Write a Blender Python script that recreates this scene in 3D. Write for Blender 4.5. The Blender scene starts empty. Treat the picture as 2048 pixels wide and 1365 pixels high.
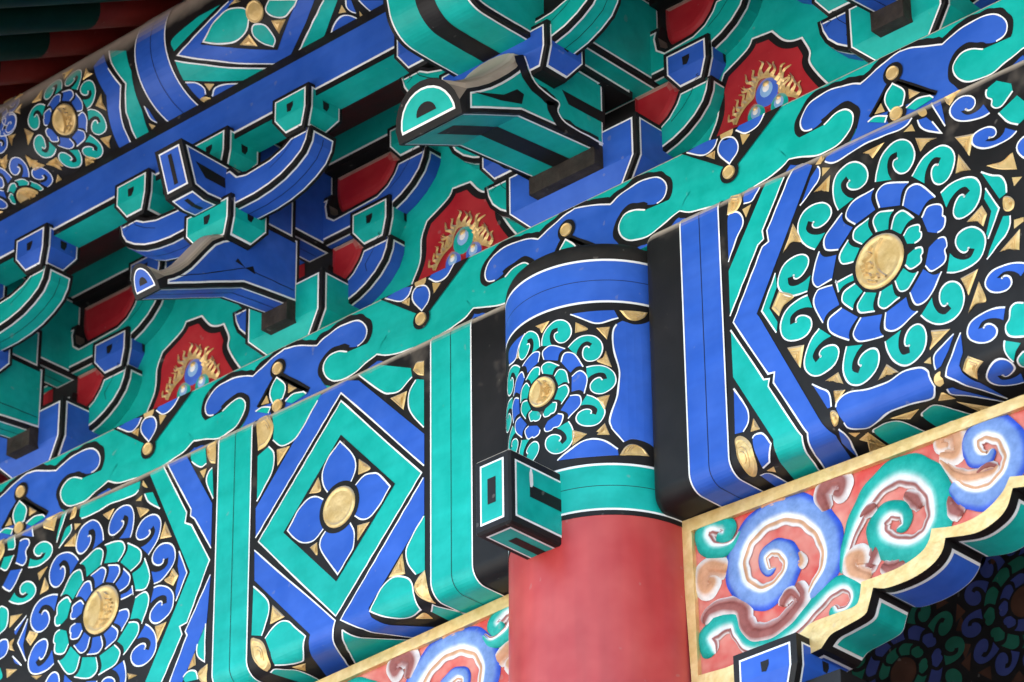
import bpy, math, random
from mathutils import Vector, Matrix
from mathutils.geometry import tessellate_polygon

# ---------------------------------------------------------------- camera, sky, sun, exposure
CAM_LOC=(5.26393,-5.79877,-4.43456)
CAM_R=[[0.736113, 0.676767, -0.011178], [-0.340665, 0.356167, -0.870111], [-0.584881, 0.644307, 0.492729]]
LENS=137.4240

scene = bpy.context.scene
COL = scene.collection
PI = math.pi
cam_d = bpy.data.cameras.new('camera')
cam = bpy.data.objects.new('camera', cam_d)
COL.objects.link(cam)
scene.camera = cam
_r, _d, _f = [Vector(v) for v in CAM_R]
cam.matrix_world = Matrix(((_r.x, -_d.x, -_f.x, CAM_LOC[0]), (_r.y, -_d.y, -_f.y, CAM_LOC[1]), (_r.z, -_d.z, -_f.z, CAM_LOC[2]), (0, 0, 0, 1)))
cam_d.sensor_width = 36.0
cam_d.lens = LENS
cam_d.clip_start = 0.1
cam_d.clip_end = 3000.0
cam_d.dof.use_dof = True
cam_d.dof.focus_distance = 8.7
cam_d.dof.aperture_fstop = 6.3

world = bpy.data.worlds.new('World')
scene.world = world
world.use_nodes = True
wn = world.node_tree.nodes
sky = wn.new('ShaderNodeTexSky')
sky.sky_type = 'NISHITA'
sky.sun_disc = False
SUN_EL, SUN_AZ = math.radians(52), math.radians(-25)
sky.sun_elevation = SUN_EL
sky.sun_rotation = SUN_AZ
sky.air_density = 1.3
sky.dust_density = 3.0
wn['Background'].inputs['Strength'].default_value = 0.15
world.node_tree.links.new(sky.outputs[0], wn['Background'].inputs['Color'])
sun_d = bpy.data.lights.new('sun', 'SUN')
sun_d.energy = 5.0
sun_d.angle = math.radians(0.53)
sun_d.color = (1.0, 0.95, 0.88)
sun = bpy.data.objects.new('sun', sun_d)
COL.objects.link(sun)
_sd = Vector((math.sin(SUN_AZ) * math.cos(SUN_EL), math.cos(SUN_AZ) * math.cos(SUN_EL), math.sin(SUN_EL)))
sun.rotation_euler = (-_sd).to_track_quat('-Z', 'Y').to_euler()
sun.location = _sd * 30
scene.view_settings.view_transform = 'Standard'
scene.view_settings.look = 'None'
scene.view_settings.gamma = 1.0
scene.view_settings.use_curve_mapping = False
scene.view_settings.exposure = 2.7
scene.cycles.max_bounces = 5
scene.cycles.diffuse_bounces = 3
scene.cycles.glossy_bounces = 2
scene.cycles.transmission_bounces = 0
scene.cycles.volume_bounces = 0

# ---------------------------------------------------------------- materials
M = {}
DUST = (0.52, 0.43, 0.345)


def paint(name, col, col2=None, rough=0.42, metal=0.0, dust=True, nscale=9.0, bump=0.06, spec=0.22, vcol=False, streak=(1, 1, 1)):
    m = bpy.data.materials.new(name)
    m.use_nodes = True
    nt = m.node_tree
    n, l = nt.nodes, nt.links
    b = n['Principled BSDF']
    geo = n.new('ShaderNodeNewGeometry')
    nz = n.new('ShaderNodeTexNoise')
    nz.inputs['Scale'].default_value = nscale
    nz.inputs['Detail'].default_value = 3
    nz.inputs['Roughness'].default_value = 0.65
    l.new(geo.outputs['Position'], nz.inputs['Vector'])
    rmp = n.new('ShaderNodeValToRGB')
    rmp.color_ramp.elements[0].position = 0.36
    rmp.color_ramp.elements[1].position = 0.68
    c2 = col2 or tuple(min(1, c * 1.18 + 0.012) for c in col)
    mix = n.new('ShaderNodeMix')
    mix.data_type = 'RGBA'
    l.new(nz.outputs['Fac'], rmp.inputs['Fac'])
    l.new(rmp.outputs['Color'], mix.inputs[0])
    if vcol:
        at = n.new('ShaderNodeAttribute')
        at.attribute_name = 'Col'
        hs = n.new('ShaderNodeHueSaturation')
        hs.inputs['Value'].default_value = 0.74
        hs.inputs['Saturation'].default_value = 1.05
        l.new(at.outputs['Color'], hs.inputs['Color'])
        l.new(at.outputs['Color'], mix.inputs[7])
        l.new(hs.outputs['Color'], mix.inputs[6])
    else:
        mix.inputs[6].default_value = (*col, 1)
        mix.inputs[7].default_value = (*c2, 1)
    out = mix.outputs[2]
    # slow fading and brush streaks
    for sc, vec, lo_, hi_ in ((2.3, (1, 1, 1), 0.86, 1.10), (26.0, streak if streak != (1, 1, 1) else (0.16, 1, 1), 0.92, 1.07)):
        mp = n.new('ShaderNodeMapping')
        mp.inputs['Scale'].default_value = vec
        l.new(geo.outputs['Position'], mp.inputs['Vector'])
        nf = n.new('ShaderNodeTexNoise')
        nf.inputs['Scale'].default_value = sc
        nf.inputs['Detail'].default_value = 2
        l.new(mp.outputs[0], nf.inputs['Vector'])
        mf = n.new('ShaderNodeMapRange')
        mf.inputs[1].default_value = 0.28
        mf.inputs[2].default_value = 0.72
        mf.inputs[3].default_value = lo_
        mf.inputs[4].default_value = hi_
        l.new(nf.outputs['Fac'], mf.inputs[0])
        mm = n.new('ShaderNodeMix')
        mm.data_type = 'RGBA'
        mm.blend_type = 'MULTIPLY'
        mm.inputs[0].default_value = 1.0
        l.new(out, mm.inputs[6])
        l.new(mf.outputs[0], mm.inputs[7])
        out = mm.outputs[2]
    # sparse rubbed specks
    ck = n.new('ShaderNodeTexNoise')
    ck.inputs['Scale'].default_value = 38.0
    ck.inputs['Detail'].default_value = 1
    l.new(geo.outputs['Position'], ck.inputs['Vector'])
    cr_ = n.new('ShaderNodeMapRange')
    cr_.inputs[1].default_value = 0.745
    cr_.inputs[2].default_value = 0.775
    cr_.inputs[3].default_value = 0.0
    cr_.inputs[4].default_value = 0.22
    l.new(ck.outputs['Fac'], cr_.inputs[0])
    cm = n.new('ShaderNodeMix')
    cm.data_type = 'RGBA'
    l.new(cr_.outputs[0], cm.inputs[0])
    l.new(out, cm.inputs[6])
    cm.inputs[7].default_value = (0.30, 0.27, 0.24, 1)
    out = cm.outputs[2]
    if dust:
        sx = n.new('ShaderNodeSeparateXYZ')
        l.new(geo.outputs['Normal'], sx.inputs[0])
        dn = n.new('ShaderNodeMath')
        dn.operation = 'MULTIPLY_ADD'
        dn.inputs[1].default_value = 0.3
        l.new(nz.outputs['Fac'], dn.inputs[0])
        l.new(sx.outputs['Z'], dn.inputs[2])
        dr = n.new('ShaderNodeMapRange')
        dr.inputs[1].default_value = 0.22
        dr.inputs[2].default_value = 0.60
        dr.inputs[3].default_value = 0.0
        dr.inputs[4].default_value = 0.9
        l.new(dn.outputs[0], dr.inputs[0])
        dm = n.new('ShaderNodeMix')
        dm.data_type = 'RGBA'
        l.new(dr.outputs[0], dm.inputs[0])
        l.new(out, dm.inputs[6])
        dm.inputs[7].default_value = (*DUST, 1)
        out = dm.outputs[2]
        rm = n.new('ShaderNodeMath')
        rm.operation = 'MULTIPLY_ADD'
        rm.inputs[1].default_value = 0.4
        rm.inputs[2].default_value = rough
        l.new(dr.outputs[0], rm.inputs[0])
        l.new(rm.outputs[0], b.inputs['Roughness'])
    else:
        b.inputs['Roughness'].default_value = rough
    l.new(out, b.inputs['Base Color'])
    b.inputs['Metallic'].default_value = metal
    b.inputs['Specular IOR Level'].default_value = spec
    if bump > 0.08:
        bp = n.new('ShaderNodeBump')
        bp.inputs['Strength'].default_value = bump
        bp.inputs['Distance'].default_value = 0.01
        nb = n.new('ShaderNodeTexNoise')
        nb.inputs['Scale'].default_value = 45.0
        nb.inputs['Detail'].default_value = 3
        l.new(geo.outputs['Position'], nb.inputs['Vector'])
        l.new(nb.outputs['Fac'], bp.inputs['Height'])
        l.new(bp.outputs['Normal'], b.inputs['Normal'])
    M[name] = m
    return m


paint('blue', (0.022, 0.094, 0.45), (0.038, 0.120, 0.51), bump=0.05)
paint('green', (0.002, 0.35, 0.295), (0.010, 0.42, 0.365), bump=0.05, nscale=14)
paint('black', (0.009, 0.008, 0.008), (0.015, 0.013, 0.013), rough=0.5)
paint('matte_black', (0.010, 0.009, 0.009), (0.022, 0.019, 0.017), rough=0.7, dust=False)
paint('white', (0.80, 0.78, 0.76), (0.86, 0.85, 0.84), rough=0.5)
paint('gold', (0.70, 0.46, 0.17), (0.84, 0.60, 0.28), rough=0.33, metal=0.35, bump=0.25, nscale=30)
paint('red', (0.42, 0.036, 0.034), (0.51, 0.075, 0.064), rough=0.40, nscale=6, bump=0.07, spec=0.4, streak=(1, 1, 0.08))
paint('crimson', (0.36, 0.012, 0.020), (0.42, 0.03, 0.035), rough=0.5)
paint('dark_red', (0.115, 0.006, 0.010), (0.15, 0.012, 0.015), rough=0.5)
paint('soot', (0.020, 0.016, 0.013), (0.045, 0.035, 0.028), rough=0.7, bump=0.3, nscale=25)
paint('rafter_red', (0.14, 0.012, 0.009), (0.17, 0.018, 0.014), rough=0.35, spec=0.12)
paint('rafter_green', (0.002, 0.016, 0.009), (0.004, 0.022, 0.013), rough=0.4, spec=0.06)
paint('shaded_green', (0.008, 0.10, 0.06), (0.014, 0.13, 0.085), rough=0.7)  # inner beam paints, darkened so the porch shade is in the colour
paint('shaded_blue', (0.03, 0.045, 0.17), (0.045, 0.06, 0.22), rough=0.7)
paint('shaded_brown', (0.045, 0.018, 0.010), (0.085, 0.034, 0.018), rough=0.8)
paint('pearl_blue', (0.05, 0.13, 0.55))
paint('pearl_pale', (0.24, 0.42, 0.68))
paint('carving', (1, 1, 1), vcol=True, rough=0.5, nscale=34, bump=0.25, dust=False)
paint('ground_red', (0.52, 0.060, 0.048), (0.62, 0.27, 0.21), rough=0.5, nscale=9, bump=0.2, dust=False)
paint('paving', (0.22, 0.21, 0.195), (0.27, 0.26, 0.245), rough=0.8, nscale=0.6, bump=0.3, dust=False)
paint('tile', (0.16, 0.15, 0.14), (0.22, 0.21, 0.2), rough=0.7, dust=False)
CODE = {'B': 'blue', 'G': 'green', 'K': 'black', 'W': 'white', 'O': 'gold', 'X': 'crimson'}


# ---------------------------------------------------------------- object helpers
def tag(o, label=None, cat=None, group=None, kind=None):
    if label:
        o['label'] = label
    if cat:
        o['category'] = cat
    if group:
        o['group'] = group
    if kind:
        o['kind'] = kind
    return o


def empty(name, loc, label, cat, group=None):
    o = bpy.data.objects.new(name, None)
    COL.objects.link(o)
    o.location = loc
    o.empty_display_size = 0.1
    return tag(o, label, cat, group)


class MB:
    """collects faces in world coordinates; build() links them as one mesh object"""

    def __init__(s):
        s.v = []
        s.f = []
        s.m = []
        s.sm = []
        s.col = {}

    def face(s, pts, mat, smooth=False):
        i = len(s.v)
        s.v.extend([tuple(p) for p in pts])
        s.f.append(tuple(range(i, i + len(pts))))
        s.m.append(mat)
        s.sm.append(smooth)

    def grid(s, rows, mat, smooth=True, closed=False, matfn=None):
        i = len(s.v)
        nr, nc = len(rows), len(rows[0])
        for r in rows:
            s.v.extend([tuple(p) for p in r])
        for a in range(nr - 1):
            for b in range(nc if closed else nc - 1):
                b2 = (b + 1) % nc
                s.f.append((i + a * nc + b, i + a * nc + b2, i + (a + 1) * nc + b2, i + (a + 1) * nc + b))
                s.m.append(matfn(a, b) if matfn else mat)
                s.sm.append(smooth)

    def box(s, lo, hi, mat, bev=0.0):
        x0, y0, z0 = lo
        x1, y1, z1 = hi
        p = [(x0, y0, z0), (x1, y0, z0), (x1, y1, z0), (x0, y1, z0), (x0, y0, z1), (x1, y0, z1), (x1, y1, z1), (x0, y1, z1)]
        for q in ((0, 3, 2, 1), (4, 5, 6, 7), (0, 1, 5, 4), (1, 2, 6, 5), (2, 3, 7, 6), (3, 0, 4, 7)):
            s.face([p[k] for k in q], mat)

    def build(s, name, parent=None, weld=False):
        me = bpy.data.meshes.new(name)
        org = parent.matrix_world.translation.copy() if parent and parent.parent is None else Vector()
        if parent is not None:
            org = Vector(parent.location)
            if parent.parent:
                org = org + Vector(parent.parent.location)
        base = Vector()
        vs = [Vector(v) - org for v in s.v]
        me.from_pydata(vs, [], s.f)
        names = []
        for k in s.m:
            if k not in names:
                names.append(k)
        for k in names:
            me.materials.append(M[k])
        idx = {k: i for i, k in enumerate(names)}
        me.polygons.foreach_set('material_index', [idx[k] for k in s.m])
        me.polygons.foreach_set('use_smooth', s.sm)
        if s.col:
            at = me.color_attributes.new('Col', 'FLOAT_COLOR', 'POINT')
            for i in range(len(s.v)):
                at.data[i].color = (*s.col.get(i, (1, 1, 1)), 1)
        me.update()
        o = bpy.data.objects.new(name, me)
        COL.objects.link(o)
        if parent is not None:
            o.parent = parent
        return o


# ---------------------------------------------------------------- 2D painting on surfaces
class Surf:
    """surface with coordinates (u, v); P(u, v, h) is a world point h above it"""

    def __init__(s, P, ucut=None, vcut=None, curved=False):
        s.P, s.ucut, s.vcut, s.curved = P, ucut, vcut, curved


def clip(poly, ax, val, keep_hi):
    out = []
    for a, b in zip(poly, poly[1:] + poly[:1]):
        da = (a[ax] - val) * (1 if keep_hi else -1)
        db = (b[ax] - val) * (1 if keep_hi else -1)
        if da >= 0:
            out.append(a)
        if (da > 0 and db < 0) or (da < 0 and db > 0):
            t = da / (da - db)
            out.append((a[0] + t * (b[0] - a[0]), a[1] + t * (b[1] - a[1])))
    return out


def strips(poly, ax, cuts):
    if not cuts:
        return [poly]
    lo, hi = min(p[ax] for p in poly), max(p[ax] for p in poly)
    res = []
    for c0, c1 in zip(cuts[:-1], cuts[1:]):
        if c1 <= lo or c0 >= hi:
            continue
        q = poly
        if lo < c0:
            q = clip(q, ax, c0, True)
        if q and hi > c1:
            q = clip(q, ax, c1, False)
        if len(q) > 2:
            res.append(q)
    return res


def area2(p):
    return sum(a[0] * b[1] - b[0] * a[1] for a, b in zip(p, p[1:] + p[:1]))


def lay(mb, S, poly, mat, h):
    """one convex piece"""
    if area2(poly) < 0:
        poly = poly[::-1]
    for q in strips(poly, 0, S.ucut):
        for r in strips(q, 1, S.vcut):
            if abs(area2(r)) < 1e-9:
                continue
            mb.face([S.P(u, v, h) for u, v in r], mat, S.curved)


def fill(mb, S, pts, mat, h):
    tri = tessellate_polygon([[Vector((p[0], p[1], 0)) for p in pts]])
    for t in tri:
        lay(mb, S, [tuple(pts[k][:2]) for k in t], mat, h)


def ribbon(mb, S, pts, w, mat, h, closed=False):
    if len(pts) < 2:
        return
    ext = []
    seq = list(pts) + ([pts[0]] if closed else [])
    for a, b in zip(seq[:-1], seq[1:]):
        k = max(1, int(math.hypot(b[0] - a[0], b[1] - a[1]) / 0.022))
        for q in range(k):
            ext.append((a[0] + (b[0] - a[0]) * q / k, a[1] + (b[1] - a[1]) * q / k))
    if not closed:
        ext.append(tuple(pts[-1][:2]))
    pts = ext
    n = len(pts)
    L, Rr = [], []
    for i in range(n):
        p = Vector(pts[i][:2])
        a = Vector(pts[(i - 1) % n][:2]) if (closed or i > 0) else None
        b = Vector(pts[(i + 1) % n][:2]) if (closed or i < n - 1) else None
        d1 = (p - a).normalized() if a is not None and (p - a).length > 1e-9 else None
        d2 = (b - p).normalized() if b is not None and (b - p).length > 1e-9 else None
        if d1 is None:
            d1 = d2
        if d2 is None:
            d2 = d1
        if d1 is None:
            d1 = d2 = Vector((1, 0))
        nn = Vector((-d1.y - d2.y, d1.x + d2.x))
        nn = nn.normalized() if nn.length > 1e-6 else Vector((-d1.y, d1.x))
        k = max(0.45, nn.dot(Vector((-d1.y, d1.x))))
        ww = w * (1 + 0.13 * math.sin(p.x * 61 + p.y * 83) + 0.09 * math.sin(p.x * 151 - p.y * 127))
        p = p + nn * (0.0007 * math.sin(p.x * 97 + p.y * 71 + 1.3))
        L.append(p + nn * (ww / 2 / k))
        Rr.append(p - nn * (ww / 2 / k))
    for i in range(n if closed else n - 1):
        j = (i + 1) % n
        lay(mb, S, [tuple(L[i]), tuple(Rr[i]), tuple(Rr[j]), tuple(L[j])], mat, h)


def smooth(pts, closed=True, sub=5):
    """Catmull-Rom through the points; pts are (u, v, sharp). returns points and index map"""
    n = len(pts)
    out, im = [], []
    for i in range(n if closed else n - 1):
        j = (i + 1) % n
        p0, p1 = Vector(pts[i][:2]), Vector(pts[j][:2])
        im.append(len(out))
        s0, s1 = pts[i][2] or (not closed and i == 0), pts[j][2] or (not closed and j == n - 1)
        if pts[i][2] and pts[j][2]:
            out.append(tuple(p0))
            continue
        pm = Vector(pts[(i - 1) % n][:2])
        pp = Vector(pts[(j + 1) % n][:2])
        m0 = (p1 - p0) if s0 else (p1 - pm) * 0.5
        m1 = (p1 - p0) if s1 else (pp - p0) * 0.5
        for k in range(sub):
            t = k / sub
            t2, t3 = t * t, t * t * t
            q = p0 * (2 * t3 - 3 * t2 + 1) + m0 * (t3 - 2 * t2 + t) + p1 * (-2 * t3 + 3 * t2) + m1 * (t3 - t2)
            out.append(tuple(q))
    if not closed:
        im.append(len(out))
        out.append(tuple(pts[-1][:2]))
    return out, im


LW = 0.0037   # white line
STEP = 0.0007


def parse(s):
    r = []
    for t in s.split():
        sh = t.endswith('!')
        a, b = t.rstrip('!').split(',')
        r.append((int(a) / 1e4, int(b) / 1e4, sh))
    return r


def gold_relief(mb, S, pts, h):
    """raised gilded inlay: bevelled plate with embossed ribs"""
    cx = sum(p[0] for p in pts) / len(pts)
    cy = sum(p[1] for p in pts) / len(pts)
    fill(mb, S, pts, 'gold', h)
    k = 0.72
    ins = [(cx + (p[0] - cx) * k, cy + (p[1] - cy) * k) for p in pts]
    size = max(math.hypot(p[0] - cx, p[1] - cy) for p in pts)
    if size > 0.018:
        hi = h + 0.0022
        up = [S.P(p[0], p[1], h) for p in pts]
        k2 = 0.80
        i2 = [(cx + (p[0] - cx) * k2, cy + (p[1] - cy) * k2) for p in pts]
        mid = [S.P(p[0], p[1], hi) for p in i2]
        dn = [S.P(p[0], p[1], h + 0.0004) for p in ins]
        n = len(pts)
        for a in range(n):
            b = (a + 1) % n
            mb.face([up[a], up[b], mid[b], mid[a]], 'gold')
            mb.face([mid[a], mid[b], dn[b], dn[a]], 'gold')
        for q in (0.48, 0.26):
            arc = [(cx + (p[0] - cx) * q, cy + (p[1] - cy) * q) for p in pts[:max(3, n // 2)]]
            for a, b in zip(arc[:-1], arc[1:]):
                pa, pb = S.P(a[0], a[1], h + 0.0005), S.P(b[0], b[1], h + 0.0005)
                d = 0.0016
                for sgn in (-1, 1):
                    mb.face([S.P(a[0], a[1] + d * sgn, h + 0.0003), S.P(b[0], b[1] + d * sgn, h + 0.0003), S.P(b[0], b[1], h + 0.0022), S.P(a[0], a[1], h + 0.0022)], 'gold')


def shape(S, parent, code, white, pts, h=None, name=None, halo=None, lw=LW, sub=5):
    plus = code.endswith('+')
    code = code.rstrip('+')
    h = h if h is not None else 2 * STEP + (3 * STEP if plus else 0)
    if code == 'K' and plus:
        h -= STEP
    sm, im = smooth(pts, True, sub)
    mb = MB()
    mat = CODE[code]
    rng = []
    if white == 'c':
        rng = [None]
    elif white != '-':
        for w in white.split(','):
            a, b = map(int, w.split('-'))
            n = len(pts)
            ia = im[a % n]
            if b >= n or b <= a:
                ib = len(sm) + (im[b % n] if b % n else 0)
            else:
                ib = im[b]
            rng.append([sm[k % len(sm)] for k in range(ia, ib + 1)])
    if halo:
        for r in rng:
            ribbon(mb, S, sm if r is None else r, halo, 'black', h - STEP, r is None)
    if code == 'O' and name == 'flame':
        fill(mb, S, sm, 'gold', h + 0.002)
        ribbon(mb, S, sm, 0.004, 'gold', h + 0.003, True)
    elif code == 'O':
        gold_relief(mb, S, sm, h)
    else:
        fill(mb, S, sm, mat, h)
    for r in rng:
        ribbon(mb, S, sm if r is None else r, lw, 'white', h + STEP, r is None)
    nm = name or {'O': 'gold_inlay', 'K': 'black_ground', 'W': 'white_line', 'X': 'red_field'}.get(code) or ('petal' if any(not p[2] for p in pts) else 'painted_band')
    return mb.build(nm, parent)


SWT = [(0.0, 0.0), (-0.375, 0.249), (-0.677, 0.544), (-0.753, 0.79), (-0.559, 0.965), (0.0, 1.0), (0.693, 0.875), (1.413, 0.602), (1.786, 0.338), (1.774, 0.151), (1.388, 0.12), (0.847, 0.233), (0.45, 0.38), (0.325, 0.491), (0.44, 0.528), (0.25, 0.70), (-0.10, 0.61), (0.05, 0.40), (0.48, 0.16), (0.9, 0.0)]
SWP = [(0.1956, 90.2), (0.2181, 89.2), (0.2435, 86.8), (0.2637, 83.4), (0.2776, 79.1), (0.2804, 73.4), (0.2709, 68.2), (0.249, 63.8), (0.2257, 62.3), (0.2067, 64.3), (0.2011, 69.6), (0.2103, 74.7), (0.2238, 77.1), (0.2339, 76.8), (0.2372, 75.0), (0.2479, 74.6), (0.2436, 78.1), (0.2274, 79.4), (0.2057, 78.4), (0.1892, 76.8)]


def curl(S, parent, pts, code, h, lw=LW):
    pts = [(p[0], p[1], i in (0, 14, 15, 19)) for i, p in enumerate(pts)]
    sm, im = smooth(pts, True, 3)
    mb = MB()
    fill(mb, S, sm, CODE[code], h)
    if lw:
        ribbon(mb, S, sm[:im[14] + 1], lw, 'white', h + STEP)
    c = sm[im[14]]
    if lw:
        fill(mb, S, [(c[0] + 0.8 * lw * math.cos(a), c[1] + 0.8 * lw * math.sin(a)) for a in [k * PI / 4 for k in range(8)]], 'white', h + STEP)
    return mb.build('curled_petal', parent)


def curl3(S, parent, code, b1, b2, tp, h, lw=LW):
    b1, b2, tp = Vector(b1), Vector(b2), Vector(tp)
    return curl(S, parent, [tuple(b1 + (b2 - b1) * a + (tp - b1) * b) for a, b in SWT], code, h, lw)


def disc(S, parent, c, r, h, seed=1, name='gold_boss', rib=True):
    mb = MB()
    prof = [(0.0, 0.0030), (0.35, 0.0032), (0.70, 0.0030), (0.80, 0.0028), (0.85, 0.0045), (0.92, 0.0048), (0.97, 0.003), (1.0, 0.0)]
    N = 36
    rows = []
    for q, z in prof:
        rows.append([S.P(c[0] + r * q * math.cos(2 * PI * k / N), c[1] + r * q * math.sin(2 * PI * k / N), h + z) for k in range(N)][::-1])
    mb.grid(rows, 'gold', True, closed=True)
    rnd = random.Random(seed)

    def rib_line(pl, w=0.055):
        pl = [(c[0] + r * a, c[1] + r * b) for a, b in pl]
        sm, _ = smooth([(p[0], p[1], False) for p in pl], False, 4)
        for a, b in zip(sm[:-1], sm[1:]):
            d = Vector((b[0] - a[0], b[1] - a[1]))
            if d.length < 1e-6:
                continue
            n = Vector((-d.y, d.x)).normalized() * r * w
            for sg in (-1, 1):
                mb.face([S.P(a[0] + n.x * sg, a[1] + n.y * sg, h + 0.0028), S.P(b[0] + n.x * sg, b[1] + n.y * sg, h + 0.0028), S.P(b[0], b[1], h + 0.0095), S.P(a[0], a[1], h + 0.0095)], 'gold')
    if rib:
        s = 1 if rib == 1 else -1
        rib_line([(s * 0.18, 0.78), (s * -0.06, 0.4), (s * -0.10, 0.0), (s * 0.0, -0.4), (s * 0.28, -0.72)])
        rib_line([(s * -0.25, 0.62), (s * -0.38, 0.48), (s * -0.28, 0.36), (s * -0.45, 0.25), (s * -0.62, 0.2)])
        rib_line([(s * -0.72, 0.02), (s * -0.35, 0.06), (s * -0.28, -0.15), (s * -0.68, -0.14)])
        rib_line([(s * -0.52, 0.12), (s * -0.50, -0.28)])
        rib_line([(s * -0.62, -0.3), (s * -0.40, -0.36), (s * -0.30, -0.52), (s * -0.1, -0.48), (s * -0.02, -0.66)])
        rib_line([(s * -0.48, -0.56), (s * -0.3, -0.68), (s * -0.12, -0.74)])
    return mb.build(name, parent)


def rosette(S, parent, c, rg, ri, rm, rs, n, ni, cols, axis, h, rib=1, seed=1, lwk=None, golds=False):
    """cols = (inner, middle, curls); axis = direction of the heart petals in degrees"""
    rnd = random.Random(seed)
    lwr = LW * (lwk if lwk is not None else (1 if rs[1] > 0.25 else 0.72))

    def pt(r, a):
        a = math.radians(axis + a)
        return (c[0] + r * math.cos(a), c[1] + r * math.sin(a))
    if rib is not None:
        disc(S, parent, c, rg, h, seed, rib=rib)

    def petals(r0, r1, k, col, heart):
        w = 360.0 / k
        for i in range(k):
            ph = (i + 0.5) * w
            up = ph < 180
            A = ph if up else 360 - ph
            g = math.degrees((0.0065 if r1 > 0.08 else 0.0045) / ((r0 + r1) / 2))
            j = rnd.uniform(-0.8, 0.8)
            hi, lo = A + w / 2 - g + j, A - w / 2 + g * 0.9 + j
            mr = (r0 + r1) / 2
            if A < w and heart:
                pl = [(r0 + 0.004, hi - 1), (mr, hi + w * 0.10), (r1 - 0.004, hi - w * 0.12), (r1, (hi * 2 + lo) / 3), (r1 * 0.965, (hi + lo) / 2 - 1), (r1 * 0.99, (hi + 2 * lo) / 3), (r1 * 0.95, lo + w * 0.06), (mr, lo - w * 0.02 + 1), (r0 + 0.004, lo + w * 0.2)]
                sh = [8, 0]
                wr = (0, 7)
            else:
                pl = [(r0 + 0.002, hi - w * 0.05), (mr, hi + w * 0.05), (r1 - (r1 - r0) * 0.22, hi + w * 0.02), (r1, hi - w * 0.17), (r1 + 0.001, (hi + lo) / 2), (r1, lo - w * 0.06), (r1 - (r1 - r0) * 0.22, lo + w * 0.03), (mr, lo + w * 0.055), (r0 + 0.002, lo - w * 0.04)]
                sh = [0, 5, 8]
                wr = (0, 5)
            pts = []
            for q, (r, a) in enumerate(pl):
                a = max(g * 0.6, min(180 - g * 0.6, a))
                u, v = pt(r, a if up else -a)
                pts.append((u, v, q in sh))
            sm, im = smooth(pts, True, 4)
            mb = MB()
            fill(mb, S, sm, CODE[col], h)
            if lwr:
                ribbon(mb, S, sm[im[wr[0]]:im[wr[1]] + 1], lwr, 'white', h + STEP)
            mb.build('heart_petal' if (A < w and heart) else 'petal', parent)
    if ri:
        petals(ri[0], ri[1], ni, cols[0], True)
    petals(rm[0], rm[1], n, cols[1], True)
    w = 360.0 / n
    for i in range(n):
        ph = (i + 0.5) * w
        up = ph < 180
        A = ph if up else 360 - ph
        j = rnd.uniform(-1, 1)
        pts = []
        for q, (r, a) in enumerate(SWP):
            if q in (15, 16, 17, 18):
                a += (1.2, 2.0, 2.2, 1.8)[q - 15]
                r += (0.006, 0.004, 0.001, 0.0)[q - 15]
            rr = rs[0] + (r - 0.19) / 0.09 * (rs[1] - rs[0])
            aa = min(178.5, A + j + 0.4 + (a - 75) * 0.95 * w / 30.0)
            pts.append(pt(rr, aa if up else -aa))
        curl(S, parent, pts, cols[2], h, lwr)
        if golds:
            ga = i * w
            tri = [pt(rs[1] - (rs[1] - rs[0]) * 0.38, ga), pt(rs[1] + 0.012, ga - w * 0.20), pt(rs[1] + 0.006, ga), pt(rs[1] + 0.012, ga + w * 0.20)]
            mg = MB()
            gold_relief(mg, S, tri, h)
            mg.build('gold_inlay', parent)


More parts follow.
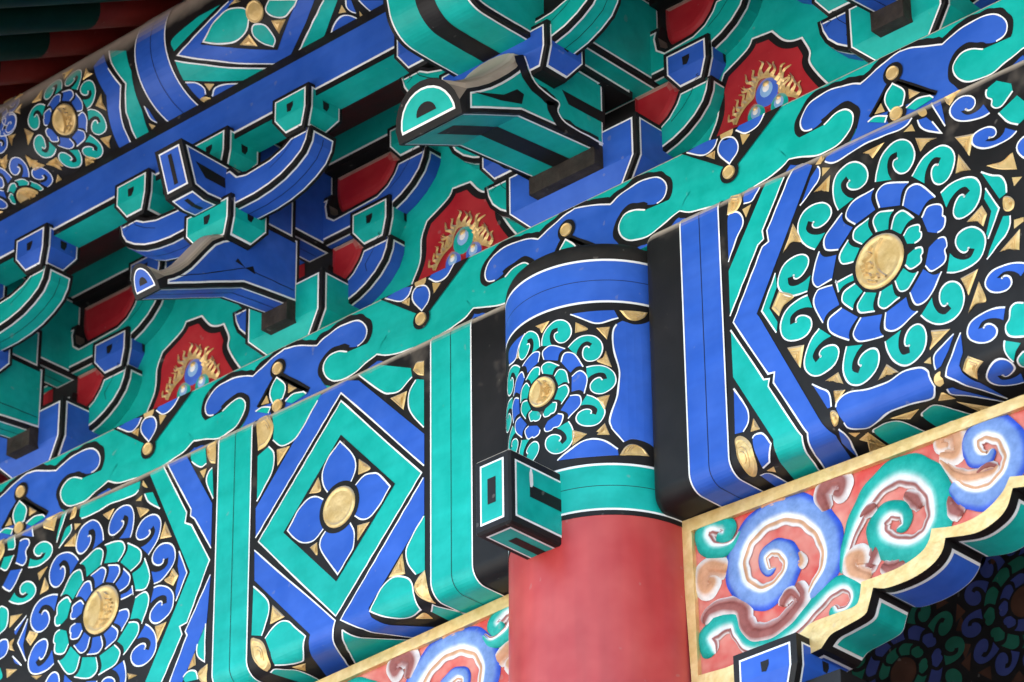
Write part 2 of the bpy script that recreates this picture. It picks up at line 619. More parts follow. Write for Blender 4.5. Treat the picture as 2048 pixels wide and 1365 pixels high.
# ---------------------------------------------------------------- dimensions (metres)
ZB, ZT, RB, RT = -0.57, 0.122, 0.04, 0.03      # architrave beam bottom, top, edge radii (front face at y = 0)
CX, CY, CR = 0.1816, 0.11, 0.222               # column axis and radius
PY, PZ, PR = -0.187, 1.073, 0.163              # purlin axis and radius
S_, X0 = 0.9513, -0.7697                       # bracket spacing, first bracket
GROUND = -5.9
TR = """R|G|2-7|7648,1079! 6464,-768! 6449,-1912! 7314,-456! 7488,-378! 7455,-155! 7728,282! 8129,941!
R|B|0-11|8504,1220! 8227,823! 7589,-203! 7614,-494! 7433,-550! 6535,-2094! 7420,-3725! 7601,-3748! 7547,-3988! 8362,-5489! 8291,-5654! 7755,-6534! 8473,-6482! 8937,-5771! 7238,-2221! 7181,-2143! 8917,903!
R|G|0-6|6452,-2258! 7293,-3820! 7441,-3858! 7403,-4023! 8210,-5502! 8120,-5701! 7613,-6537! 6962,-6521! 7413,-5685! 7469,-5327! 6455,-3427!
R|G|0-2|7763,-1352! 7329,-2134! 7703,-2813! 7742,-2567! 7537,-2146! 7771,-1706!
R|O|-|7826,-1819! 8235,-2112 7944,-2233 7790,-2445! 7601,-2169!
R|B|0-3|6974,752! 7202,712 7335,845 7442,973! 7068,1220! 6960,890!
R|B|0-5|6527,637 6778,607 6915,417 6903,196 6700,-96 6476,-548! 6485,219!
R|O|-|6485,655! 6541,956! 6521,1220! 6895,1076! 6915,834 6737,643
R|O|-|6925,621! 7178,647! 7017,374!
R|B|0-4|6461,-3718! 6706,-4135 6833,-4416 6820,-4661 6668,-4853! 6437,-4821!
R|O|-|6965,-4626! 7129,-4954! 6867,-4927!
R|O|-|6440,-4929 6642,-4951 6870,-5248 6867,-5660 6616,-5955 6505,-5942 6501,-5631 6445,-5233
R|B|0-5|6918,-5106 7123,-5058 7259,-5161 7395,-5402! 7167,-5747! 6913,-5814! 6955,-5548
R|O|-|6903,-5950! 7143,-5904! 7007,-6143!
R|B|0-3|6673,-6009! 6839,-6028 6910,-6237 6851,-6509! 6538,-6445!
R|B|0-7|9273,854 9468,732 9750,722 10239,808 10839,807 11233,764 11512,808 11658,911! 10834,1051! 9810,1112! 9318,948!
R|O|-|9010,881! 9182,1050! 9258,944 9150,840!
R|B|0-4|8529,37! 8914,322 9088,510 9122,720 9067,819! 8850,612! 8688,306!
R|O|-|9184,731! 9401,637! 9170,512!
R|O|-|8907,213! 9389,455! 9323,54! 9108,183
R|O|-|8303,-315! 8515,-849 8235,-770 7979,-942! 8161,-628!
R|O|-|10286,620! 10886,637! 10549,375! 10422,561
R|O|-|11697,393! 12262,144! 12009,145 11803,-4! 11742,225
R|O|-|12712,-35! 13201,-159! 13044,-654! 12897,-354
R|O|-|12771,-481! 13052,-1002! 12866,-940 12657,-922!
R|O|-|12837,-2186! 13255,-1951! 13364,-2211! 13247,-2464! 13112,-2283
R|G|0-2|13380,-1593! 13684,-2204! 13349,-2808! 13305,-2666! 13479,-2188! 13323,-1819!
R|G|0-4|13304,-1165! 13572,-1352 13788,-1463 13899,-1690 13897,-1921! 13704,-1981!
R|G|0-4|13938,-2488! 13920,-2693 13790,-2885 13610,-3022 13271,-3269! 13364,-3061! 13757,-2430!
R|O|-|13796,-2002 13943,-2022 14059,-2185 14026,-2348 13893,-2370 13783,-2264
R|O|-|13446,-1064! 13855,-1133 14127,-1035! 14199,-1479! 13766,-1292
R|O|-|14056,-1614! 14309,-1705! 14091,-1843!
R|O|-|14019,-2628! 14257,-2658! 14248,-2759! 14000,-2832!
R|O|-|13592,-3225! 14143,-2892! 14080,-3374! 13813,-3246
R|O|-|11728,1220! 11783,1220! 11851,1220
R|B|0-4|11787,798! 11850,603 12031,412 12384,212! 12162,594! 12020,769!
R|B|0-1|12140,1107! 12499,335! 12475,604! 12420,1006!
R|O|-|11789,1033 11989,1015 12046,850 11908,837
R|O|-|11403,670! 11628,775! 11709,554! 11576,613
R|O|-|12485,1066! 12943,1094! 12645,787! 12575,874!
R|G|0-6|13625,753 13609,576 13731,447 13719,306 13842,196 14014,211 14262,429! 14241,621! 13882,857!
R|G|0-2|13868,57! 14085,-258 14333,-433! 14490,-365! 14529,53! 14361,275!
R|G|0-7|14073,-4633 13878,-4555 13743,-4622 13704,-4848 13600,-4978 13603,-5151 13737,-5289 14120,-5401! 14197,-4683!
R|G|0-2|13535,-5296! 13496,-5508 13536,-5778! 13712,-5588! 13893,-5477!
R|G|0-3|13890,-5659 13663,-5753 13571,-5956 13599,-6068!
R|O|-|12579,-3439! 13035,-3396! 12746,-3910! 12657,-3629
R|O|-|13028,-3691! 13170,-4202 12910,-4185 12692,-4324!
R|O|-|11746,-4351! 12226,-4505! 11673,-4793! 11764,-4602
R|O|-|11503,-5022! 11679,-4952! 11684,-5127!
R|O|-|10299,-4994! 10553,-4690! 10856,-4999! 10534,-4945
R|O|-|8928,-4470! 9288,-4396! 9403,-4722! 9120,-4544
R|O|-|9144,-4782! 9451,-4881! 9181,-5112! 9154,-4926
R|B|0-3|12307,-4659! 11834,-4908 11760,-5122 11783,-5303! 11918,-5269! 12129,-4988!
R|O|-|11885,-5374 11746,-5405 11674,-5541 11742,-5653 11868,-5631! 11900,-5541! 11859,-5462!
R|B|0-4|12474,-4690! 12233,-5097 11990,-5509! 12253,-5833 12560,-6400! 12540,-5950! 12374,-5567! 12362,-5418! 12490,-5163!
R|O|-|12609,-5295! 12933,-5527! 12726,-5634 12582,-5843! 12410,-5531! 12521,-5379
R|B|0-3|11855,-5763! 11845,-5976 12070,-6278 12444,-6506! 12146,-6177! 11989,-5786!
R|O|-|11683,-5792! 11748,-5857 11775,-6170! 11454,-5994!
R|O|-|11699,-6272! 12129,-6552! 11809,-6552!
R|B|0-17|9175,-5197 9285,-5028 9600,-4990 10136,-5107 10599,-5109 11026,-5029 11401,-5104 11579,-5259 11603,-5370! 11651,-5617! 11535,-5762 11349,-5834 10768,-5744 10256,-5763 9753,-5914 9504,-5836 9320,-5717 9293,-5577!
R|G|0-4|10805,-6297 11006,-6135 11336,-6100 11556,-6310 11680,-6649! 10706,-6602! 10730,-6446
R|G|0-4|9638,-6161 9865,-6019 10139,-6014 10361,-6226 10466,-6640! 9607,-6601! 9542,-6384
R|O|-|10259,-5910! 10956,-5999! 10550,-6230!
R|O|-|9213,-6205! 9549,-6076! 9457,-6393!
R|B|0-4|8583,-4420! 8791,-4587 8979,-4730 9047,-4896 9050,-5143! 8952,-5141! 8777,-4794!
R|O|-|9024,-5239 9140,-5265 9216,-5411 9141,-5549 9029,-5576 9012,-5437
R|B|0-3|9098,-5656! 9144,-5833 9041,-6112 8664,-6390! 8856,-6072!
R|O|-|9227,-5827! 9420,-5979! 9220,-6058!
R|O|-|9017,-6317! 9477,-6079! 9389,-6491!
R|G|0-3|8682,-6591 8946,-6431 9207,-6499 9299,-6606! 8954,-6622!
R|O|-|7971,-3290! 8427,-3396! 8295,-3918! 8133,-3623
R|S:B|-|13648,155 13485,466 12657,559
R|S:B|-|14282,-580 13964,-349 13229,-499
R|S:B|-|15308,-1514 15119,-1182 14264,-1095
R|S:B|-|14280,-3800 14039,-4014 13213,-3714
R|S:B|-|13621,-4546 13538,-4851 12635,-4770
R|S:B|-|13222,-6560 13406,-6180 12796,-5865
L|B|5-7|-8401,-1345! -6255,924! -5497,1065! -4943,845! -2782,-1403! -2782,-2230! -5532,730! -8376,-2162!
L|B|0-2|-8410,-2479! -5630,-5258! -6524,-6402! -7288,-6422! -6465,-5334! -8385,-3293!
L|B|5-9|-2783,-2531! -2784,-3493! -4558,-5289! -4522,-5525! -3337,-6418! -4203,-6413! -4785,-5848 -5020,-5600 -5470,-5296! -2808,-2538!
L|G|0-1,4-0|-5466,-5528! -4303,-6419! -5376,-6387! -5966,-6339! -6332,-6436!
L|G|c|-8281,-2293! -5529,509! -2862,-2393! -5619,-5152!
L|K+|-|-5516,-410! -3711,-2374! -5613,-4257! -7413,-2356!
L|B+|c|-5528,-591! -5190,-983 -5016,-1282 -4999,-1561 -5179,-1846! -5618,-1767! -5885,-1866! -6062,-1568 -6093,-1204 -5926,-911
L|B+|c|-3854,-2400! -4214,-1961 -4407,-1845 -4696,-1807 -5042,-1973! -5023,-2753! -4781,-2934 -4493,-2959 -4208,-2772
L|B+|c|-7255,-2357! -6893,-1937 -6600,-1767 -6303,-1795 -6030,-1970! -6017,-2732! -6380,-2934 -6725,-2872 -7026,-2632
L|B+|c|-5166,-2876! -5018,-3177 -5038,-3514 -5155,-3702 -5551,-4101! -6080,-3334 -6131,-3009 -5928,-2771!
L|O+|-|-4895,-1287! -4505,-1682 -4915,-1708!
L|O+|-|-6239,-1289! -6158,-1690 -6553,-1627!
L|O+|-|-4923,-3037! -4516,-3085! -4919,-3441!
L|O+|-|-6256,-3015! -6249,-3364 -6500,-3066!
L|O|-|-8477,1220! -8169,1220 -7862,762 -7905,455 -8102,245 -8366,201!
L|G|2-7|-7923,1136! -6211,969! -6328,831 -6646,468 -6988,115 -7337,4 -7591,57 -7850,314! -7833,630!
L|G|0-4|-7999,187! -7815,-61 -7805,-424 -7974,-722 -8365,-1179! -8377,64!
L|O|-|-7715,3! -7260,-64! -7678,-471!
L|G|0-4|-4963,1022! -4183,257 -3892,87 -3555,58 -3172,266! -3221,522! -4368,1063!
L|O|-|-3149,435! -2981,252 -2791,159! -2791,553! -3030,606
L|G|2-6|-3029,152! -2791,42! -2791,-1226! -3123,-810 -3290,-474 -3267,-130 -3053,142!
L|O|-|-3891,-31! -3339,-44! -3457,-509!
L|G|0-5|-8417,-3444! -8033,-3825 -7881,-4051 -7874,-4303 -7978,-4617 -8101,-4837! -8443,-4713!
L|O|-|-7750,-4145! -7321,-4598! -7817,-4632!
L|O|-|-8457,-4808 -8261,-4859 -8063,-5010 -7927,-5277 -7901,-5623 -8070,-5733 -8161,-5727 -8292,-5497 -8429,-5189
L|G|0-9|-7969,-4955! -7749,-4766 -7431,-4685 -7174,-4770 -6946,-5005 -6609,-5336! -6947,-5792 -7116,-5868 -7528,-5769 -7806,-5685! -7788,-5370!
L|O|-|-7470,-5920! -7085,-5995! -7387,-6295!
L|G|0-4|-8074,-5822! -7855,-5777 -7588,-5990 -7487,-6236 -7512,-6434! -7913,-6421!
L|G|2-6|-2765,-3525! -2765,-4948! -3043,-4953! -3292,-4595 -3343,-4227 -3169,-3937 -2796,-3539!
L|O|-|-3480,-4255! -3385,-4812! -3915,-4732!
L|O|-|-2765,-4924! -2981,-5049 -3105,-5254 -2983,-5532 -2703,-5815! -2684,-5393!
L|G|c|-4514,-5376! -4165,-4947 -3790,-4774 -3353,-4922 -3167,-5134 -3128,-5439! -3159,-5809! -3631,-5884 -4066,-5672
L|G|0-2|-3043,-6012! -2789,-5808! -2439,-6379! -3096,-6392!
L|O|-|-3550,-6025! -3191,-5941 -3260,-6305!
L|B|3-7|-11659,1125! -10944,1024! -9949,-671! -9943,-1897! -10550,-887! -10709,-751! -10688,-570! -11663,1099!
L|G|1-9|-12263,975! -11805,1076! -10841,-597! -10898,-872! -10649,-1013! -9979,-2202! -10709,-3634! -10970,-3652! -10870,-3894! -11544,-4946! -12141,-4756! -10664,-2285!
L|B|0-4|-9929,-2613! -10671,-3725! -10769,-3849! -10694,-3977! -11264,-5035! -10813,-5178! -10017,-3862! -9973,-3253!
L|G|2-4|-10788,1021! -10250,982! -10190,521! -10398,488 -10724,770
L|O|-|-9874,1083! -10167,1043 -10185,764 -10050,497 -9873,406!
L|O|-|-10428,391! -10184,384! -10279,147!
L|G|1-4|-9973,307! -9905,-552! -10169,-1 -10109,248 -9973,318!
L|G|0-3|-10050,-3877! -10044,-4885! -10291,-4651 -10304,-4337
L|O|-|-10397,-4539! -10350,-4863! -10620,-4905!
L|O|-|-9939,-4970! -10239,-5078 -10231,-5286 -9976,-5511!
L|G|0-3|-10784,-5059 -10584,-4968 -10342,-5045 -10265,-5275! -10709,-5211!
L|B|0-2|-11083,-1585! -10767,-2271! -11127,-2921! -11166,-2631! -11054,-2233! -11118,-1972!
L|O|-|-11274,-1979! -11080,-2244! -11252,-2464! -11578,-2214 -11397,-2156
L|O|-|-11629,-569! -11368,-1085! -11794,-997!
L|O|-|-12709,219! -12241,-28 -12556,-142!
L|O|-|-13968,438! -13534,470! -13736,212!
L|O|-|-15049,569! -14794,480! -15008,368!
L|O|-|-14946,264! -14949,-108! -15402,49!
L|O|-|-11863,-3348! -11445,-3367! -11761,-3833!
L|O|-|-12811,-4298! -12433,-4477! -12747,-4495!
L|G|4-8|-14864,712! -14839,1000! -14029,958! -12610,905! -12652,672 -12917,581 -13680,646 -14333,587 -14775,619!
L|O|-|-12502,886! -12327,617 -12522,749
L|G|2-4|-12428,489! -12130,423! -11835,-152! -12251,180 -12427,476!
L|O|-|-12507,476! -12553,328! -12745,396!
L|O|-|-15226,736! -15089,1059 -14982,1011 -15034,772
L|G|1-2|-15498,1220! -15276,1220! -15694,254! -15714,386!
L|G|2-4|-15598,75! -15378,518 -15161,588! -15174,364 -15597,63!
L|O|-|-16363,1220! -15666,1220! -15832,635! -16240,862!
L|B|0-6|-17140,797 -16854,761 -16755,580 -16884,415 -16839,191 -16969,48 -17265,212! -17201,483!
L|B|1-2|-17097,952! -16730,1220! -16626,745!
L|B|1-4|-17453,66! -16990,-49! -17351,-510 -17553,-462 -17737,-296!
L|G|1-4|-17731,1220! -17470,1220 -17345,868 -17357,662 -17588,700!
L|G|1-3|-17747,544! -17342,468! -17600,138 -17868,271!
L|O|-|-18082,1220! -17901,1220 -17735,751 -17913,475!
L|G|0-4|-17802,-898 -17570,-954 -17442,-1142 -17470,-1504 -17742,-1641!
L|O|-|-16375,-384! -15989,-308! -16302,-615!
L|O|-|-16081,-587! -15916,-952 -16244,-1026!
L|O|-|-17349,-1255! -16892,-1345! -17378,-1595!
L|B|0-1|-16714,-1465! -17142,-1734 -17104,-1870!
L|B|0-2|-16651,-1568! -17000,-2129! -16645,-2752! -16794,-2257! -16689,-1801!
L|O|-|-16568,-1923! -16249,-2109 -16507,-2370! -16693,-2127!
L|O|-|-17153,-1956 -17318,-2005 -17332,-2184 -17125,-2312! -17225,-2117!
L|B|0-4|-17723,-1873 -17438,-1904 -17362,-2154 -17461,-2326 -17684,-2356!
L|B|0-1|-17172,-2440! -16807,-2821! -17071,-2655
L|O|-|-17402,-2712! -16970,-2870! -17352,-2992!
L|G|-|-17665,-2587 -17530,-2874 -17637,-2942
L|O|-|-16416,-3229! -15994,-3343! -16210,-3395!
L|S:G|-|-16761,-94 -16698,184 -15840,105
L|S:G|-|-17440,-812 -17230,-613 -16435,-942
C|O|-|-64,-773! 340,-785! 124,-1028! 59,-867
C|O|-|975,-979! 1253,-1200 956,-1261!
C|O|-|1437,-1187! 1739,-1165! 1666,-1495!
C|O|-|1633,-1779! 1753,-2197! 1432,-2040 1564,-1957
C|O|-|1412,-2957! 1698,-2893! 1572,-3289!
C|O|-|1565,-3611! 1636,-3905! 1380,-3806!
C|O|-|837,-3788! 1144,-3869! 848,-3922!
C|B|8-17|2020,-1001! 2288,-1060 2544,-983 2819,-779! 2827,-3257! 2791,-4266! 2579,-4047 2191,-3974 1969,-4072! 1739,-3775 1705,-3701 1670,-3525 1782,-3172 1869,-2816 1920,-2339 1815,-1808 1801,-1299 1885,-1100
C|B|3-7|842,-756! 1447,-750 1841,-740! 1928,-932! 1650,-1044 1440,-1067 1231,-987 856,-768!
C|O|-|1960,-734! 2626,-692! 2519,-852 2319,-964 2129,-930
C|B|0-3|-403,-808! -643,-997 -815,-1275 -1218,-1231! -1252,-862 -803,-795
C|O|-|-672,-1104! -650,-1297 -815,-1275!
C|B|0-4|477,-4363! 882,-4109 1239,-3978 1540,-4039 1834,-4258! 1852,-4402! 1316,-4422 739,-4394!
C|O|-|1874,-4402! 2010,-4176 2188,-4101 2411,-4176 2546,-4345!
C|O|-|1393,-3885! 1571,-3602! 1671,-3896!
C|O|-|845,-3688! 1177,-3840! 837,-4076!
P|B|2-5|-11105,237! -10796,495! -10521,-90! -10174,-715! -10625,-1441! -10943,-2184! -11331,-2124! -10988,-1332! -10739,-765!
P|G|0-5|-10612,520! -10395,-19! -9994,-742! -10378,-1371! -10449,-1574! -10711,-2145! -10234,-2115! -9912,-1503! -9725,-526! -9865,130!
P|G|-|-8163,-287 -8180,-609! -6418,-88! -7216,-72!
P|B|3-6|-5993,-135! -3525,-1201! -4096,-1574! -5191,-2158! -5564,-2202! -8111,-753! -6114,-129!
P|K+|-|-7294,-793! -5904,-175! -3991,-999! -5306,-1837!
P|G+|c|-7164,-778! -6654,-463 -6142,-357 -5638,-527 -5555,-790 -5834,-1084 -6236,-1146 -6711,-1028
P|G+|c|-5586,-1074 -5435,-1023 -5174,-1182 -5139,-1540 -5333,-1699! -5533,-1508 -5647,-1260
P|G+|c|-4983,-850 -4859,-1062 -4532,-1204 -4171,-1105 -3991,-999! -4782,-663!
P|O+|-|-6174,-1278! -5762,-1162! -5718,-1513!
P|O+|-|-4963,-1133! -4551,-1276! -4956,-1498!
P|O+|-|-6095,-258! -5846,-201! -5680,-323!
P|G|0-1|-8243,-836! -5747,-2265! -6726,-2154! -8269,-1372!
P|G|0-1|-4902,-2168! -3278,-1311! -2929,-1471! -3900,-2081! -4216,-2226!
P|B|0-3|-8252,-1430! -7975,-1584 -7884,-1795 -7976,-1958! -8237,-2003! -8249,-1753!
P|B|0-3|-7880,-2080! -7617,-1937 -7279,-1969 -6883,-2189! -7939,-2261!
P|O|-|-7789,-1690! -7543,-1826! -7817,-1921!
P|O|-|-8237,-2003 -8057,-2008 -7945,-2145! -8192,-2205!
P|B|0-4|-3743,-2152! -3434,-1944 -3146,-1875 -2944,-1941 -2842,-2112 -2856,-2147! -3220,-2156!
P|O|-|-2912,-1626! -2943,-1837! -3148,-1772!
P|B|0-3|-2732,-1565! -2824,-1721 -2808,-1873 -2731,-1974! -2598,-1630!
P|O|-|-2622,-1977! -2652,-2168! -2772,-2157!
P|B|0-1|-2415,-1722! -2385,-2142! -2043,-2211! -1867,-2023!
P|B|0-2|-9780,-1458! -9863,-1804 -9796,-1996! -9730,-1587!
P|O|-|-10022,-1903! -9922,-2057! -10088,-2097!
P|O|-|-14003,-1197! -13615,-1566! -14030,-1553!
P|O|-|-13474,-1525! -13148,-1516! -13157,-1824!
P|O|-|-12341,-1849! -12128,-2073! -12533,-2060!
P|O|-|-14952,-969! -14606,-968! -14869,-1176!
P|S:B|-|-14710,-294 -14704,9 -14028,-79
F|W|-|-1702,4047! -1435,4552 -1399,5147! -1343,5329! -1195,5629! -497,5969 -313,6203! 301,6139! 604,5764 864,5610 1151,5563! 1358,5088 1337,4795 1572,4353 1900,3878! 1776,2938! -1660,3228!
F|K|-|-1603,4010! -1382,4532 -1333,5122! -1277,5304! -1141,5593! -444,5933 -259,6146! 284,6089! 573,5730 866,5559 1108,5524! 1288,5115 1273,4820 1509,4352 1818,3910! 1776,2938! -1594,3204!
F|X|-|-1404,3935! -1221,4825 -1123,5066! -955,5357! -352,5606 -160,5928! 214,5918! 450,5606 1000,5380! 1156,4915 1333,4371 1649,3925! 1776,2938! -1397,3131!
F|O+|-|-897,4121! -877,4391! -741,4238 -791,4610! -587,4381 -638,4804! -437,4626 -488,5050! -320,4884 -308,5335! -138,5117 -23,5426! 122,5041 240,5273! 349,4953 471,5082! 483,4775 673,4802! 620,4521 870,4625! 753,4370 1036,4385! 954,4067! 730,4128 501,4316 428,4570 289,4850 59,5015 -199,5039 -283,4768 -239,4500 -525,4433 -728,4233 -764,4046!
Q|B|1-10|-162,1403! -220,2872! 397,2793 1118,2530! 1388,2645 1913,2746 2400,2707 2662,2557 2813,2299 2742,2053 2502,1971 2241,2042 1884,2206 1583,2247 1304,2065 1207,1797 1296,1458 1468,1241! 1476,785!
Q|G|0-14|2168,1928! 1848,2067 1548,2062 1364,1858 1406,1599 1597,1374 1860,1258 2307,1223 2786,1370 3176,1479! 3547,1302 4227,1188 4564,1196! 4563,1896! 3430,1874!
QK|K|0-2|-257,2267! 876,1378! -891,1554!
QU|O|-|-222,2543 -49,2359 -104,2235 -257,2267 -376,2412 -321,2537
QU|G|c|-247,2142! 8,1891 64,1712 -25,1473! -367,1466! -475,1743 -426,1949
QU|O|-|163,1820! 457,1589! 162,1550!
QU|O|-|-586,1782! -501,1529! -785,1580!
QU|O|-|-364,1417 -193,1427 -53,1276 -177,1225
QU|G|0-3|69,1361! 360,1465 705,1390! 797,1295! 293,1219!
QU|G|0-3|-971,1470! -758,1507 -447,1389! -522,1250!
QD|O|-|-108,2027 32,1831 -108,1699 -249,1895
QD|B|c|-80,2063! -351,2406 -391,2634 -250,2790 33,2724 173,2502 145,2278
QD|B|0-3|-1304,2906! -817,2616 -533,2668 -391,2871! -761,2973!
QD|B|0-3|145,2867! 426,2659 762,2711 1014,2985! 371,3083!
QD|O|-|-760,2570! -476,2598! -504,2373!
QD|O|-|258,2703! 538,2590! 313,2398!
QD|O|-|-392,3061! 89,3008! 4,2782 -222,2826"""
TR2 = """EO|outer|-|3976,-5703! 8925,-5884! 13215,-6017! 14437,-6074! 14209,-8355! 12747,-8007! 12566,-8387 12255,-8588 11755,-8679 10999,-8527! 10903,-8784 10636,-9003 10123,-9140 9465,-9141 9092,-9015! 8967,-9332 8824,-9552 8304,-9648 7938,-9707 7665,-9931! 7035,-9996! 5064,-10133! 4171,-10125!
EI|inner|-|4298,-6030! 8906,-6166! 13191,-6280! 14411,-6335! 14231,-8142! 12699,-7731! 12451,-8035 11936,-8298 11289,-8338 10675,-8203! 10580,-8448 10363,-8642 9848,-8779 9236,-8795 8801,-8782! 8726,-9117 8587,-9272 8122,-9275 7446,-9276 7095,-9431! 6591,-9493! 5093,-9553! 4336,-9494!
EP|blue|85,120,120,110,100,85,55,22|7379,-8665 7940,-8081 7958,-7401 7600,-6813 7037,-6428 6341,-6369 5728,-6670 5454,-7231 5612,-7842 6132,-8202 6674,-8063 6936,-7692 6771,-7312 6459,-7157 6182,-7294 6270,-7649 6485,-7630
EP|green|25,85,120,120,110,100,65,26|8235,-8364 8398,-7874 8726,-7256 9229,-6745 9862,-6559 10456,-6820 10818,-7360 10817,-7993 10433,-8397 9878,-8385 9343,-8019 9272,-7585 9595,-7380 9941,-7548 9946,-7822 9712,-7876
EP|green|25,75,90,80,60|5630,-6448 5343,-6724 4852,-6649 4591,-6322 4658,-6061 4935,-6063 5229,-6261 5165,-6428 4977,-6338
EP|tan|80,105,85,50|5207,-7240 4724,-7028 4523,-7194 4592,-7498 4788,-7424 4655,-7310
EP|brown|50,70,80,85,80,50|4473,-8296 4674,-8085 5111,-8091 5534,-8301 5623,-8675 5875,-8987 6404,-9069 6892,-8867 7201,-8560 7039,-8186
EP|brown|30,60,40|7167,-8685 6922,-8375 6703,-8485 6643,-8602
EP|green|80,95,60,60,75,70,60,45|4709,-9087 4537,-8687 4818,-8502 5280,-8516 5426,-8839 5702,-9204 6282,-9347 6926,-9195 7471,-8877 7957,-8633 8372,-8637 8584,-8934 8434,-9244 8071,-9258 7931,-9031
EP|tan|60,105,80|8986,-8710 8592,-8440 8560,-8157 8765,-8182 8753,-8359
EP|brown|40,80,40|9305,-8548 9547,-8721 9907,-8665
EP|brown|20,60,70,30|9274,-8267 9005,-8446 9237,-8073 9356,-7842
EP|tan|20,50,30|7134,-7483 7224,-7745 7115,-7799
EP|brown|20,60,40|8777,-7274 9042,-7184 9254,-7122
EP|brown|30,80,50|9975,-7104 10262,-7343 10397,-7573
EP|brown|30,90,50|11104,-7553 11225,-7912 11408,-8111
EP|blue|70,105,110,105,80,30|11223,-7325 11541,-7709 12070,-7898 12581,-7679 12819,-7227 12625,-6659 12152,-6392 11791,-6532 11858,-6920 12143,-7070 12306,-6903
EP|tan|45,90,80,50|10935,-6537 11376,-6698 11413,-6255 11119,-6146 11002,-6332 11199,-6405
EP|brown|60,95,85,50|7970,-6805 7839,-6386 8118,-6160 8401,-6262 8357,-6525 8179,-6438
EP|tan|20,60,20|6192,-6128 6521,-6057 6892,-6165
EP|tan|20,60,60,20|10928,-6626 11290,-7122 11671,-7350 12212,-7411 12371,-7288
EP|brown|20,50,20|11823,-7315 12127,-7245 12367,-7332"""
shapes = [l.split('|') for l in TR.splitlines()]

# ---------------------------------------------------------------- ground, roof, porch (setting)
mb = MB()
mb.face([(-200, -400, GROUND), (200, -400, GROUND), (200, 60, GROUND), (-200, 60, GROUND)], 'paving')
tag(mb.build('ground'), kind='structure')
mb = MB()
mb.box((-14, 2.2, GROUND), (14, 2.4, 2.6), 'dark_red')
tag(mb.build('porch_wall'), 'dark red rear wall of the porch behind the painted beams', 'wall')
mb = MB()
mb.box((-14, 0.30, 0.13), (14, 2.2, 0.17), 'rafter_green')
tag(mb.build('porch_ceiling'), 'dark green boarded porch ceiling behind the painted beams', 'ceiling')


# ---------------------------------------------------------------- architrave beams
def beam_P(u, v, h):
    b0 = ZB + RB
    t1 = ZT - RT
    if v < b0 - RB * PI / 2:
        return (u, RB + (b0 - RB * PI / 2 - v), ZB - h)
    if v < b0:
        a = (b0 - v) / RB
        return (u, RB - (RB + h) * math.cos(a), ZB + RB - (RB + h) * math.sin(a))
    if v <= t1:
        return (u, -h, v)
    a = min((v - t1) / RT, PI / 2)
    return (u, RT - (RT + h) * math.cos(a), ZT - RT + (RT + h) * math.sin(a))


VLO = ZB + RB - RB * PI / 2 - 0.30
VHI = ZT - RT + RT * PI / 2
bcut = [VLO, ZB + RB - RB * PI / 2] + [ZB + RB - RB * PI / 2 * (1 - k / 8) for k in range(1, 9)] + [ZT - RT + RT * PI / 2 * k / 6 for k in range(0, 7)]
BEAM = Surf(beam_P, None, bcut, True)


def make_beam(name, x0, x1, label, shoulder):
    """shoulder: end (0 left, 1 right) rounded back towards the column"""
    root = empty(name, ((x0 + x1) / 2, 0.15, ZB), label, 'beam')
    mb = MB()
    vs = bcut[::-1]
    prof = [beam_P(0, v, 0)[1:] for v in vs]
    xs = [x0 + 0.06 * (1 - math.cos(PI / 2 * k / 6)) for k in range(0)]
    cols = []
    sh = 0.055
    n = 7
    if shoulder == 0:
        st = [(x0 + sh * (1 - math.sin(PI / 2 * k / n)) * 0 + sh * (1 - math.cos(PI / 2 * k / n)), 0.16 * (1 - math.sin(PI / 2 * k / n))) for k in range(n + 1)] + [(x1, 0)]
    else:
        st = [(x0, 0)] + [(x1 - sh * (1 - math.cos(PI / 2 * k / n)), 0.16 * (1 - math.sin(PI / 2 * k / n))) for k in range(n, -1, -1)]
    rows = []
    for (y, z) in prof:
        rows.append([(x, min(0.30, y + dy * 0.62), z) for x, dy in st])
    mb.grid(rows, 'black', True)
    mb.face([(x0, 0.30, ZB), (x0, 0.30, ZT), (x1, 0.30, ZT), (x1, 0.30, ZB)], 'black')
    mb.face([(x0, 0.03, ZT), (x1, 0.03, ZT), (x1, 0.30, ZT), (x0, 0.30, ZT)], 'black')
    mb.build('body', root)
    return root


beamL = make_beam('architrave_beam', -4.5, 0.02, 'painted architrave beam with diamond flower panel, left of the red column', 1)
beamR = make_beam('architrave_beam', 0.375, 4.5, 'painted architrave beam with large green rosette, right of the red column', 0)


def cross_band(parent, xa, xb, code, xt):
    """painted band running round the beam at constant x, white edges, thin black line"""
    mb = MB()
    h = 2 * STEP
    lay(mb, BEAM, [(xa, VLO), (xb, VLO), (xb, VHI), (xa, VHI)], CODE[code], h)
    for x in (xa + 0.001, xb - 0.001):
        lay(mb, BEAM, [(x - LW / 2, VLO), (x + LW / 2, VLO), (x + LW / 2, VHI), (x - LW / 2, VHI)], 'white', h + STEP)
    lay(mb, BEAM, [(xt - 0.0009, VLO), (xt + 0.0009, VLO), (xt + 0.0009, VHI), (xt - 0.0009, VHI)], 'black', h + STEP)
    mb.build('cross_band', parent)


